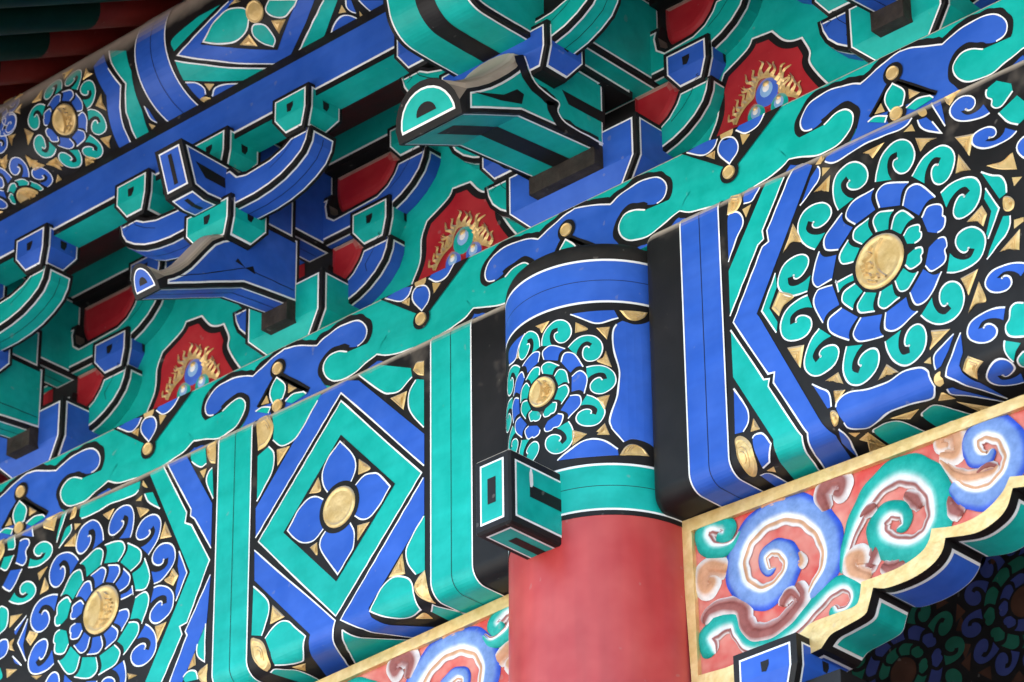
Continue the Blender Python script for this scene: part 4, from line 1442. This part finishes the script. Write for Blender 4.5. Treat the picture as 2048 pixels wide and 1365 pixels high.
def bracket(k, wide, dcol, acol, label):
    cx = X0 + k * S_
    root = empty('bracket_set', (cx, 0.15, 0.287), label, 'bracket set', 'bracket sets on the cap plate')
    hw = 0.2037 if wide else 0.1344
    ex = 0.077 if wide else 0.0
    exx = -0.03 if wide else 0.0
    dou('base_block', root, cx, 0.010, 0.294, hw, 0.462, 0.350, 0.287, 0.064, dcol, mark=False, bk=0.0105, fy=0.35)
    curve_arm('lower_bow_arm', root, cx, 0.101, 0.20, ex, GUA_LO, GUA_HI, acol, inn=0.05 if wide else 0.0)
    curve_arm('upper_bow_arm', root, cx, 0.101, 0.20, ex, WAN_LO, WAN_HI, acol, inn=0.14 if wide else 0.0)
    mb = MB()
    mb.box((cx - 0.20 - ex, 0.132, 0.44), (cx + 0.20 + ex, 0.15, 0.61), 'black')
    mb.box((cx - 0.33 - ex, 0.132, 0.65), (cx + 0.33 + ex, 0.15, 0.83), 'black')
    mb.build('backing', root)
    ia, ib = (0.05, 0.14) if wide else (0.0, 0.0)
    for sg in (-1, 1):
        for pl in ([(0.052 + ia, 0.60), (0.052 + ia, 0.52), (0.064 + ia, 0.484), (0.095 + ex, 0.474), (0.130 + ex, 0.490), (0.154 + ex, 0.515), (0.172 + ex, 0.552), (0.150 + ex, 0.60)],
                   [(0.066 + ib, 0.802), (0.066 + ib, 0.74), (0.078 + ib, 0.700), (0.11 + ib, 0.686), (0.225 + ex, 0.690), (0.255 + ex, 0.708), (0.275 + ex, 0.73), (0.288 + ex, 0.758), (0.270 + ex, 0.802)]):
            ol = smooth([(p[0], p[1], i in (0, len(pl) - 1)) for i, p in enumerate(pl)], True, 3)[0]
            if area2(ol) < 0:
                ol = ol[::-1]
            mb = MB()
            rings = [(0.0, 0.131), (0.006, 0.122), (0.014, 0.116), (0.024, 0.113)]
            pts_ = [[(cx + sg * p[0], y_, p[1]) for p in (inset(ol, d) if d else ol)] for d, y_ in rings]
            for r0_, r1_ in zip(pts_[:-1], pts_[1:]):
                for i in range(len(r0_)):
                    j = (i + 1) % len(r0_)
                    q = [r0_[i], r0_[j], r1_[j], r1_[i]]
                    mb.face(q if sg > 0 else q[::-1], 'crimson', True)
            last = pts_[-1]
            for t in tessellate_polygon([[Vector((p[0], p[2], 0)) for p in last]]):
                q = [last[k_] for k_ in t]
                if area2([(p[0], p[2]) for p in q]) < 0:
                    q = q[::-1]
                mb.face(q, 'crimson', True)
            mb.build('red_cushion', root)
    for sg in (-1, 1):
        dou('bearing_block', root, cx + sg * (0.217 + ex), 0.09, 0.21, 0.068, 0.645, 0.583, 0.537, 0.034, dcol)
        dou('bearing_block', root, cx + sg * (0.343 + ex), 0.09, 0.21, 0.066, 0.838, 0.781, 0.740, 0.032, dcol)
    if wide:
        make_ang(root, cx, 0.101, ANG_C, 0.118, 0.035, 0.046, acol, True)
    else:
        make_ang(root, cx, 0.0433, ANG_B, 0.072, 0.040, 0.026, acol, False)
    # second layer body running back to the wall
    bw = 0.178 if wide else 0.0433
    prism('upper_tie', root, 'X', [(-0.21, 0.596), (0.14, 0.596), (0.14, 0.83), (-0.21, 0.83)], cx - bw, cx + bw, acol, [[0, 1]], bk=0.010)
    dw = 0.17 if wide else 0.083
    dou('bearing_block', root, cx, -0.2545, -0.125, dw, 0.604 if wide else 0.5815, 0.537 if wide else 0.518, 0.489 if wide else 0.473, 0.034, dcol)
    curve_arm('eave_bow_arm', root, cx, -0.24, -0.1535, exx, XIA_LO, XIA_HI, acol)
    for sg in (-1, 0, 1):
        if sg == 0 and wide:
            continue
        dou('bearing_block', root, cx + sg * (0.284 + exx), -0.2545, -0.139, 0.0625, 0.784, 0.719, 0.672, 0.032, dcol)
    if wide:
        pr = [(0.1, 0.575), (0.1, 0.93), (-0.30, 0.93), (-0.40, 0.90), (-0.475, 0.85), (-0.505, 0.78), (-0.500, 0.71), (-0.490, 0.665), (-0.478, 0.622), (-0.455, 0.593), (-0.422, 0.577), (-0.37, 0.5745), (-0.31, 0.575), (-0.25, 0.576)]
        pr = smooth([(a, b, i in (0, 1, 2)) for i, (a, b) in enumerate(pr)], True, 4)[0][::-1]
        pr = [tuple(p) for p in pr]
        if area2(pr) < 0:
            pr = pr[::-1]
        n = len(pr)
        lo = [i for i, p in enumerate(pr) if p[1] < 0.86 and p[0] < 0.05]
        # order the nose/underside run along the profile
        run = []
        start = [i for i in range(n) if i in lo and (i - 1) % n not in lo][0]
        i = start
        while i % n in lo:
            run.append(i % n)
            i += 1
        prism('beam_head', root, 'X', pr, cx - 0.12, cx + 0.12, acol, [run], stripe=0.11, thin=0, bk=0.010, capbk=0.012)
    else:
        pr = [(0.0, 0.5636), (0.0, 0.686), (-0.21, 0.686), (-0.392, 0.690), (-0.350, 0.571), (-0.30, 0.560), (-0.25, 0.5636)][::-1]
        if area2(pr) < 0:
            pr = pr[::-1]
        n = len(pr)
        i1 = pr.index((-0.392, 0.690))
        i2 = pr.index((-0.350, 0.571))
        step = 1 if (i1 + 1) % n == i2 else -1
        und = [i2, (i2 + step) % n, (i2 + 2 * step) % n]
        fr = [i1, i2]
        if step < 0:
            und, fr = und[::-1], fr[::-1]
        prism('nose_block', root, 'X', pr, cx - 0.0475, cx + 0.0475, acol, [fr, und], stripe=0.07, thin=0, bk=0.011)
        mb = MB()
        SS = Surf(lambda u, v, h: (cx + 0.0475 + h, u, v))
        fill(mb, SS, [(-0.345, 0.645), (-0.245, 0.64), (-0.243, 0.612), (-0.31, 0.612)], 'black', 3 * STEP)
        mb.build('ink_mark', root)
    return root


bracket(-1, False, 'blue', 'green', 'leftmost bracket set, blue base block and green bow arms, cut by the picture edge')
bracket(0, False, 'green', 'blue', 'blue bracket set with green blocks and slim beak, left of the column')
bracket(1, True, 'blue', 'green', 'wide green bracket set with broad beak above the red column')
bracket(2, False, 'green', 'blue', 'rightmost bracket set with green base block, at the upper right corner')

# ---------------------------------------------------------------- flame panels between the sets
F = [(code, w, parse(p)) for s, code, w, p in shapes if s == 'F']
FPATH = [(-0.0894, 0.407), (-0.0757, 0.4294), (-0.0558, 0.4461), (-0.0339, 0.4578), (-0.0278, 0.4792), (-0.0164, 0.4975), (0.006, 0.4979), (0.0291, 0.4809), (0.0409, 0.4552), (0.0519, 0.4349), (0.0728, 0.4189), (0.0987, 0.4005)]


def FL():
    """gilded flame: a crooked band round the pearls with wavy tongues"""
    sm, _ = smooth([(a, b, False) for a, b in FPATH], False, 6)
    mb = MB()
    h0 = 0.006
    ribbon(mb, PAN, sm, 0.013, 'gold', h0)
    rn = random.Random(7)
    n = len(sm)
    for q in range(19):
        i = min(n - 2, max(1, int((q + 0.5) / 19 * n)))
        p = Vector(sm[i])
        d = (Vector(sm[i + 1]) - Vector(sm[i - 1])).normalized()
        nn = Vector((-d.y, d.x))
        up = (nn + Vector((0.0, 0.55))).normalized()
        L = 0.048 * (0.72 + 0.5 * rn.random()) * (1.0 if 2 < q < 17 else 0.75)
        sd = Vector((up.y, -up.x))
        cl = [p + up * (L * t) + sd * (0.007 * math.sin(t * 7.0 + q)) * (0.2 + t) for t in [j / 7 for j in range(8)]]
        wd = [0.0072, 0.0082, 0.0068, 0.0044, 0.0040, 0.0042, 0.0028, 0.0004]
        lf = [(c - sd * w_).to_tuple() for c, w_ in zip(cl, wd)]
        rt = [(c + sd * w_).to_tuple() for c, w_ in zip(cl, wd)]
        for a in range(7):
            for (s1, s2) in ((lf, cl), (cl, rt)):
                A_, B_, C_, D_ = s1[a], s2[a], s2[a + 1], s1[a + 1]
                ha, hb = (h0, h0 + 0.004) if s2 is cl else (h0 + 0.004, h0)
                mb.face([PAN.P(A_[0], A_[1], ha), PAN.P(B_[0], B_[1], hb), PAN.P(C_[0], C_[1], hb), PAN.P(D_[0], D_[1], ha)], 'gold')
    mb.build('flame', root)

names = ['left of the blue bracket set', 'between the blue set and the wide green set', 'at upper right, beyond the wide green bracket set']
for k in range(-1, 2):
    xm = X0 + (k + 0.5) * S_
    root = empty('flame_panel', (xm, 0.15, 0.287), 'red panel with gold flaming pearls, ' + names[k + 1], 'panel', 'flame panels between the bracket sets')
    mb = MB()
    mb.box((xm - S_ / 2, 0.15, 0.287), (xm + S_ / 2, 0.17, 0.84), 'green')
    mb.build('board', root)
    PAN = Surf(lambda u, v, h: (xm + u, 0.15 - h, v), None, [0.2875, 0.84])
    ol = smooth(F[0][2], True, 5)[0]
    if area2(ol) < 0:
        ol = ol[::-1]
    for i, (d, m, nm) in enumerate(((0.0, 'white', 'white_line'), (0.0052, 'black', 'black_border'), (0.0225, 'crimson', 'red_field'))):
        mb = MB()
        pl = inset(ol, d) if d else ol
        pl = [q for j_, q in enumerate(pl)]
        fill(mb, PAN, pl, m, (i + 1) * STEP + 0.001)
        mb.build(nm, root)
    FL()
    pal = ('pearl_blue', 'pearl_pale') if k != 0 else ('green', 'pearl_pale')
    pal2 = ('green', 'pearl_pale') if k != 0 else ('pearl_blue', 'pearl_pale')
    for (u, z, r, pp) in ((0.008, 0.452, 0.034, pal), (-0.026, 0.404, 0.026, pal2), (0.042, 0.404, 0.026, pal2)):
        pear = None
        for lev, (q, m, du, dz) in enumerate(((1.18, 'crimson', 0, 0), (1.0, pp[0], 0, 0), (0.62, pp[1], 0, 0.16), (0.34, 'white', 0, 0.28))):
            mbp = MB()
            N = 24
            rr = r * q
            rows = []
            for t, hh in ((1.0, 0.0), (0.9, 0.35), (0.6, 0.75), (0.0, 1.0)):
                rows.append([PAN.P(u + du * r + rr * t * math.cos(2 * PI * j / N), z + dz * r + rr * 1.12 * t * math.sin(2 * PI * j / N), 5 * STEP + 0.001 + lev * 0.0012 + hh * 0.003) for j in range(N)])
            rows = [[p for p in rw if True] for rw in rows]
            mbp.grid(rows, m, True, closed=True)
            ob = mbp.build('pearl' if lev == 0 else 'pearl_ring', root if pear is None else pear)
            if pear is None:
                pear = ob
        mbp = MB()
        rows = []
        for t, hh in ((1.0, 0.0), (0.8, 0.6), (0.0, 1.0)):
            rows.append([PAN.P(u + r * 0.27 * t * math.cos(2 * PI * j / 14), z + r * 0.62 + r * 0.27 * t * math.sin(2 * PI * j / 14), 0.0085 + hh * 0.004) for j in range(14)])
        mbp.grid(rows, 'gold', True, closed=True)
        mbp.build('gold_bead', pear)

# ---------------------------------------------------------------- wall-line tie beam, soffit board, eave beam, purlin
mb = MB()
tie = empty('wall_tie_beam', (0, 0.15, 0.815), 'dark green tie beam with white lower line above the bow arms', 'beam')
mb.box((-4.5, 0.101, 0.812), (4.5, 0.2, 1.06), 'black')
mb.build('body', tie)
mb = MB()
SS = Surf(lambda u, v, h: (u, 0.101 - h, v))
lay(mb, SS, [(-4.5, 0.828), (4.5, 0.828), (4.5, 0.834), (-4.5, 0.834)], 'white', STEP)
lay(mb, SS, [(-4.5, 0.834), (4.5, 0.834), (4.5, 1.05), (-4.5, 1.05)], 'green', STEP)
mb.build('painted_face', tie)
mb = MB()
q = [(-0.146, 0.79), (0.10, 0.905), (0.10, 0.92), (-0.146, 0.805)]
for a, b in zip(q, q[1:] + q[:1]):
    mb.face([(-4.5, a[0], a[1]), (4.5, a[0], a[1]), (4.5, b[0], b[1]), (-4.5, b[0], b[1])], 'dark_red')
tag(mb.build('soffit_board'), 'dark red sloping soffit board behind the blue eave beam', 'board')

eave = empty('eave_beam', (0, -0.18, 0.755), 'long blue eave beam with white lower line carrying the painted round purlin', 'beam')
mb = MB()
mb.box((-4.5, -0.2313, 0.755), (4.5, -0.1445, 0.93), 'black')
mb.build('body', eave)
mb = MB()
SS = Surf(lambda u, v, h: (u, -0.2313 - h, v))
lay(mb, SS, [(-4.5, 0.769), (4.5, 0.769), (4.5, 0.7755), (-4.5, 0.7755)], 'white', STEP)
lay(mb, SS, [(-4.5, 0.7755), (4.5, 0.7755), (4.5, 0.887), (-4.5, 0.887)], 'blue', STEP)
SS = Surf(lambda u, v, h: (u, v, 0.755 - h))
mb.face([(-4.5, -0.229, 0.755 - STEP), (-4.5, -0.1445, 0.755 - STEP), (4.5, -0.1445, 0.755 - STEP), (4.5, -0.229, 0.755 - STEP)], 'green')
mb.build('painted_face', eave)

pur = empty('eave_purlin', (0, PY, PZ), 'round eave purlin painted with rosettes and a diamond flower, dusty on top', 'purlin')
mb = MB()
N = 64
mb.grid([[(x, PY - PR * math.cos(2 * PI * k / N), PZ + PR * math.sin(2 * PI * k / N)) for k in range(N)] for x in (-4.5, 4.5)], 'black', True, closed=True)
mb.build('body', pur)
PUR = Surf(lambda u, v, h: (u, PY - (PR + h) * math.cos(v / PR), PZ + (PR + h) * math.sin(v / PR)), None, [PR * k * PI / 30 for k in range(-20, 21)], True)


def p_band(xa, xb, code, xt):
    mb = MB()
    h = 2 * STEP
    va, vb = -PR * PI * 0.6, PR * PI * 0.6
    lay(mb, PUR, [(xa, va), (xb, va), (xb, vb), (xa, vb)], CODE[code], h)
    for x in (xa, xb):
        lay(mb, PUR, [(x - LW / 2, va), (x + LW / 2, va), (x + LW / 2, vb), (x - LW / 2, vb)], 'white', h + STEP)
    lay(mb, PUR, [(xt - 0.0009, va), (xt + 0.0009, va), (xt + 0.0009, vb), (xt - 0.0009, vb)], 'black', h + STEP)
    mb.build('cross_band', pur)


p_band(-0.9520, -0.8425, 'B', -0.8952)
rosette(PUR, pur, (-1.2342, -0.0773), 0.041, None, (0.048, 0.075), (0.082, 0.134), 8, 8, 'BBG', 176, 2 * STEP, rib=2, seed=11, golds=True)
rosette(PUR, pur, (-1.4793, -0.2140), 0.036, None, (0.042, 0.060), (0.068, 0.120), 8, 8, 'GGB', 180, 2 * STEP, rib=2, seed=12, golds=True)
rosette(PUR, pur, (-1.50, 0.02), 0.03, None, (0.036, 0.055), (0.062, 0.10), 8, 8, 'BBB', 180, 2 * STEP, rib=2, seed=13, golds=True)
for x_, c_ in ((0.25, 'BBG'), (0.62, 'GGB'), (1.0, 'BBG'), (-1.85, 'BBG')):
    rosette(PUR, pur, (x_, -0.0773), 0.041, None, (0.048, 0.075), (0.082, 0.134), 8, 8, c_, 176, 2 * STEP, rib=2, seed=40, golds=True)
p_band(1.25, 1.36, 'G', 1.305)
disc(PUR, pur, (-0.5313, -0.0746), 0.028, 7 * STEP, 2, rib=False)
for s, code, w, p in shapes:
    if s == 'P':
        pts = parse(p)
        if code.startswith('S:'):
            curl3(PUR, pur, code[2], pts[0][:2], pts[1][:2], pts[2][:2], 2 * STEP, LW * 0.72)
        else:
            shape(PUR, pur, code, w, pts)

# ---------------------------------------------------------------- rafters and roof
RA = math.radians(29)
RR = 0.055
rz0 = PZ + (PR + RR) / math.cos(RA)
ux, uz = -math.cos(RA), -math.sin(RA)
first = None
n_r = 0
for i in range(-11, 9):
    xr = -1.0 + 0.19 * i
    s_a, s_g, s_b = -1.6, 0.34, 1.7
    if first is None:
        def cyl(sa, sb, mat, cap):
            mb = MB()
            N = 20
            rows = []
            for s in (sa, sb):
                rows.append([(xr + RR * math.cos(2 * PI * k / N), PY + ux * s + RR * math.sin(2 * PI * k / N) * math.sin(RA) * -1, rz0 + uz * s + RR * math.sin(2 * PI * k / N) * math.cos(RA)) for k in range(N)])
            mb.grid(rows, mat, True, closed=True)
            if cap:
                mb.face(rows[1], mat)
            return mb
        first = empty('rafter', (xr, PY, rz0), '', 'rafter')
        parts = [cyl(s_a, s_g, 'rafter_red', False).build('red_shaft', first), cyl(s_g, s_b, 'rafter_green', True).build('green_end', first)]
        r = first
    else:
        r = first.copy()
        COL.objects.link(r)
        r.location = (xr, PY, rz0)
        for p_ in parts:
            c_ = p_.copy()
            COL.objects.link(c_)
            c_.parent = r
    r['label'] = {1: 'rafter just showing at the very top edge, upper left', 0: 'uppermost full rafter at upper left, long green end', -1: 'second rafter at upper left, short green end showing', -2: 'third rafter at upper left, only its red part showing', -3: 'lowest rafter at the left edge, just above the purlin'}.get(i, 'round dark red rafter with green outer end, in the row resting on the purlin')
    r['group'] = 'rafters under the eave'
roof = MB()
tz = (RR + 0.002) / math.cos(RA)
e_y, e_z = PY + ux * 1.75, rz0 + uz * 1.75
g_y, g_z = PY - ux * 5.0, rz0 - uz * 5.0
k_y = 2 * g_y - e_y
for dz, m in ((tz, 'dark_red'), (tz + 0.12, 'tile')):
    for (ya, za), (yb, zb) in (((e_y, e_z), (g_y, g_z)), ((g_y, g_z), (k_y, e_z))):
        roof.face([(-16, ya, za + dz), (16, ya, za + dz), (16, yb, zb + dz), (-16, yb, zb + dz)], m)
roof.face([(-16, e_y, e_z + tz), (16, e_y, e_z + tz), (16, e_y, e_z + tz + 0.12), (-16, e_y, e_z + tz + 0.12)], 'tile')
tag(roof.build('roof'), 'dark red underside of the tiled eave roof above the rafters', 'roof')
mb = MB()
mb.box((-4.5, PY + 0.03, PZ + PR * 0.9), (4.5, PY + 0.05, rz0 + 0.09), 'rafter_red')
tag(mb.build('rafter_board'), 'dark red board closing the gaps between rafters above the purlin', 'board')

# ---------------------------------------------------------------- carved brackets beside the column
PALS = {
    'blue': [(-1, (0.03, 0.08, 0.50)), (-0.80, (0.05, 0.11, 0.52)), (-0.55, (0.16, 0.26, 0.54)), (0.10, (0.20, 0.31, 0.58)), (0.22, (0.32, 0.42, 0.66)), (0.32, (0.80, 0.81, 0.82)), (0.50, (0.82, 0.82, 0.82)), (0.58, (0.58, 0.30, 0.16)), (0.74, (0.60, 0.32, 0.18)), (0.84, (0.80, 0.76, 0.72)), (0.93, (0.82, 0.80, 0.78)), (1.0, (0.45, 0.16, 0.13))],
    'green': [(-1, (0.0, 0.27, 0.22)), (-0.7, (0.01, 0.34, 0.28)), (-0.05, (0.03, 0.38, 0.32)), (0.15, (0.20, 0.54, 0.48)), (0.34, (0.78, 0.82, 0.80)), (0.55, (0.82, 0.82, 0.80)), (0.64, (0.34, 0.12, 0.10)), (0.80, (0.30, 0.10, 0.085)), (0.92, (0.76, 0.68, 0.65)), (1.0, (0.55, 0.33, 0.29))],
    'tan': [(-1, (0.78, 0.74, 0.70)), (-0.72, (0.76, 0.66, 0.60)), (-0.35, (0.60, 0.31, 0.17)), (0.3, (0.56, 0.27, 0.15)), (0.7, (0.62, 0.38, 0.27)), (1, (0.78, 0.72, 0.68))],
    'brown': [(-1, (0.80, 0.76, 0.74)), (-0.72, (0.70, 0.60, 0.57)), (-0.35, (0.30, 0.10, 0.085)), (0.4, (0.28, 0.085, 0.072)), (0.75, (0.46, 0.27, 0.25)), (1, (0.80, 0.76, 0.74))],
}


def ramp(pal, t):
    for (a, ca), (b, cb) in zip(pal[:-1], pal[1:]):
        if t <= b:
            k = (t - a) / (b - a)
            return tuple(x + (y - x) * k for x, y in zip(ca, cb))
    return pal[-1][1]


QY, QT = 0.10, 0.125


def queti(sign, label):
    """carved spandrel bracket; sign -1 is mirrored about the column axis"""
    def fx(u):
        return u if sign > 0 else 2 * CX - u
    x_in = fx(0.40)
    root = empty('carved_bracket', (x_in, QY + QT / 2, -0.95), label, 'carved bracket')
    E = [(t, pal, w, parse(p)) for t, pal, w, p in [l.split('|') for l in TR2.splitlines()]]
    outer = smooth(E[0][3], True, 5)[0]
    inner = smooth(E[1][3], True, 5)[0]
    # board
    mb = MB()
    o2 = [(fx(u), v) for u, v in outer]
    if area2(o2) < 0:
        o2 = o2[::-1]
    yy = QY + 0.012
    for t in tessellate_polygon([[Vector((p[0], p[1], 0)) for p in o2]]):
        q = [o2[k] for k in t]
        if area2(q) < 0:
            q = q[::-1]
        mb.face([(p[0], yy, p[1]) for p in q], 'ground_red')
        mb.face([(p[0], QY + QT, p[1]) for p in q[::-1]], 'black')
    mb.build('carved_ground', root)
    # rim: gold band in relief
    mb = MB()
    n0, n1 = len(E[0][3]), len(E[1][3])
    K = 400

    def resample(pl, k):
        L = [0]
        for a, b in zip(pl, pl[1:] + pl[:1]):
            L.append(L[-1] + math.hypot(b[0] - a[0], b[1] - a[1]))
        return L
    # gold polygon with the inner field cut out
    tri = tessellate_polygon([[Vector((fx(u), v, 0)) for u, v in outer], [Vector((fx(u), v, 0)) for u, v in inner]])
    allp = [(fx(u), v) for u, v in outer] + [(fx(u), v) for u, v in inner]
    for t in tri:
        q = [allp[k] for k in t]
        if area2(q) < 0:
            q = q[::-1]
        mb.face([(p[0], QY, p[1]) for p in q], 'gold')
    for a, b in zip(inner, inner[1:] + inner[:1]):
        mb.face([(fx(a[0]), QY, a[1]), (fx(b[0]), QY, b[1]), (fx(b[0]), yy, b[1]), (fx(a[0]), yy, a[1])], 'gold')
    mb.build('gold_rim', root)
    # edge strip under the scalloped side, painted in lengths
    mb = MB()
    for a, b in zip(outer, outer[1:] + outer[:1]):
        mb.face([(fx(a[0]), QY, a[1]), (fx(b[0]), QY, b[1]), (fx(b[0]), QY + QT, b[1]), (fx(a[0]), QY + QT, a[1])], 'black')
    mb.build('edge', root)
    o_pts, im = smooth(E[0][3], True, 5)
    for (ia, ib, cc) in ((4, 5, 'green'), (5, 9, 'green'), (9, 14, 'blue'), (14, 19, 'green'), (19, 22, 'blue')):
        seg = o_pts[im[ia]:im[ib] + 1]
        if len(seg) < 2:
            continue
        mb = MB()
        for lev, (d, y_a, m) in enumerate(((0.014, 0.026, 'white'), (0.021, 0.034, cc))):
            L = [0]
            for a, b in zip(seg[:-1], seg[1:]):
                L.append(L[-1] + math.hypot(b[0] - a[0], b[1] - a[1]))
            tot = L[-1]
            if tot < 0.06:
                continue
            smp = [d] + [x for x in L if d < x < tot - d] + [tot - d]
            row = []
            for x in smp:
                k = 0
                while k < len(L) - 2 and L[k + 1] < x:
                    k += 1
                t = (x - L[k]) / max(1e-9, L[k + 1] - L[k])
                a, b = seg[k], seg[k + 1]
                dv = Vector((b[0] - a[0], b[1] - a[1])).normalized()
                nn = Vector((dv.y, -dv.x))
                if nn.y > 0:
                    nn = -nn
                hh = (lev + 1) * STEP
                row.append((a[0] + (b[0] - a[0]) * t + nn.x * hh, a[1] + (b[1] - a[1]) * t + nn.y * hh))
            for a, b in zip(row[:-1], row[1:]):
                mb.face([(fx(a[0]), QY + y_a, a[1]), (fx(b[0]), QY + y_a, b[1]), (fx(b[0]), QY + QT - (0.004 if lev else 0.002), b[1]), (fx(a[0]), QY + QT - (0.004 if lev else 0.002), a[1])], m)
        if mb.f:
            mb.build('edge_panel', root)
    # scrolls in relief
    for si, (t_, pal, ws, pts) in enumerate(E[2:]):
        path, im_ = smooth([(p[0], p[1], False) for p in pts], False, 10)
        wl_ = [float(x) / 2.56 / 869 * 0.70 for x in ws.split(',')]
        mb = MB()
        n = len(path)
        NS = 25
        rows = []
        colr = []
        base = 0.0012 + 0.0012 * (si % 3)
        # curl sense: the light side faces the centre of the curl
        mid = path[n // 2]
        end = path[-1]
        tn = Vector((path[min(n - 1, n // 2 + 1)][0] - path[n // 2 - 1][0], path[min(n - 1, n // 2 + 1)][1] - path[n // 2 - 1][1]))
        sd = 1 if (tn.x * (end[1] - mid[1]) - tn.y * (end[0] - mid[0])) > 0 else -1
        for i in range(n):
            s = i / (n - 1)
            k = s * (len(wl_) - 1)
            k0 = min(int(k), len(wl_) - 2) if len(wl_) > 1 else 0
            w = (wl_[k0] + (wl_[k0 + 1] - wl_[k0]) * (k - k0)) * 1.0
            w *= min(1, 0.35 + math.sqrt(max(0, min(s, 1 - s))) * 4.0)
            a = path[max(0, i - 1)]
            b = path[min(n - 1, i + 1)]
            d = Vector((b[0] - a[0], b[1] - a[1])).normalized()
            nn = Vector((-d.y, d.x)) * sd
            row = []
            for j in range(NS):
                t = -1 + 2 * j / (NS - 1)
                wob = 1 + 0.05 * math.sin(i * 0.7 + si)
                h = base + 0.0075 * max(0, 1 - abs(t) ** 2.5) * min(1, w / 0.018) * (1 if 0 < i < n - 1 else 0.2) - 0.0035 * math.exp(-((t - 0.42) / 0.16) ** 2)
                row.append((fx(path[i][0] + nn.x * w * t * wob), QY + 0.012 - h, path[i][1] + nn.y * w * t * wob))
                colr.append(ramp(PALS[pal], t))
            rows.append(row)
        flip = (sign > 0) ^ (sd > 0)
        i0 = len(mb.v)
        mb.grid(rows if flip else rows[::-1], 'carving', True)
        if not flip:
            colr = [c for i in range(n - 1, -1, -1) for c in colr[i * NS:(i + 1) * NS]]
        for i, c in enumerate(colr):
            mb.col[i0 + i] = c
        mb.build('scroll', root)
    # bearing block and stub arm below
    xb = fx(0.652)
    dou('bearing_block', root, xb, 0.055, 0.24, 0.085, -0.962, -1.03, -1.085, 0.03, 'blue', bk=0.016)
    mb = MB()
    x0_, x1_ = sorted((fx(0.53), fx(0.82)))
    mb.box((x0_, 0.09, -1.25), (x1_, 0.22, -1.06), 'black')
    mb.build('stub_arm', root)
    return root


queti(1, 'carved scroll bracket with gold rim under the right beam beside the column')
queti(-1, 'carved scroll bracket with gold rim under the left beam, partly hidden by the column')

# ---------------------------------------------------------------- painted inner beam in the dark porch
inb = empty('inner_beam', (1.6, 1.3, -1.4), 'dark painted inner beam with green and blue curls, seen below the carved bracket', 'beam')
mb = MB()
mb.box((-3, 1.30, -1.75), (6, 1.6, 0.125), 'shaded_brown')
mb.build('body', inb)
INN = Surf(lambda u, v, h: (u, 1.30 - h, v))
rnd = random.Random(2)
CODE['g'], CODE['b'] = 'shaded_green', 'shaded_blue'  # dim copies of the paints, porch gloom mixed in
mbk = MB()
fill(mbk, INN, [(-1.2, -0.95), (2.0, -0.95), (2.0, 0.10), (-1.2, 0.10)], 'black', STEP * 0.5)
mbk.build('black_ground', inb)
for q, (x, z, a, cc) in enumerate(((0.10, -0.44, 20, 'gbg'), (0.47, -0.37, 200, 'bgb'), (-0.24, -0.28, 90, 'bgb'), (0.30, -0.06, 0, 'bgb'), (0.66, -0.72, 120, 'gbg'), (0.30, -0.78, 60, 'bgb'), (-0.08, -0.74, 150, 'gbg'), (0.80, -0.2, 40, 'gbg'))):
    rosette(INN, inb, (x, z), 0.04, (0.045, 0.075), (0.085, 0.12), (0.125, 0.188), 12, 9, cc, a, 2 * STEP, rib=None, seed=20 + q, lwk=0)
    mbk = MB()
    fill(mbk, INN, [(x + 0.04 * math.cos(j * PI / 10), z + 0.04 * math.sin(j * PI / 10)) for j in range(20)], 'shaded_brown', 2 * STEP)
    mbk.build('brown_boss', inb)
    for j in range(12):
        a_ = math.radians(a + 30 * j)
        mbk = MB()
        fill(mbk, INN, [(x + 0.175 * math.cos(a_), z + 0.175 * math.sin(a_)), (x + 0.205 * math.cos(a_ - 0.12), z + 0.205 * math.sin(a_ - 0.12)), (x + 0.205 * math.cos(a_ + 0.12), z + 0.205 * math.sin(a_ + 0.12))], 'shaded_brown', 1.3 * STEP)
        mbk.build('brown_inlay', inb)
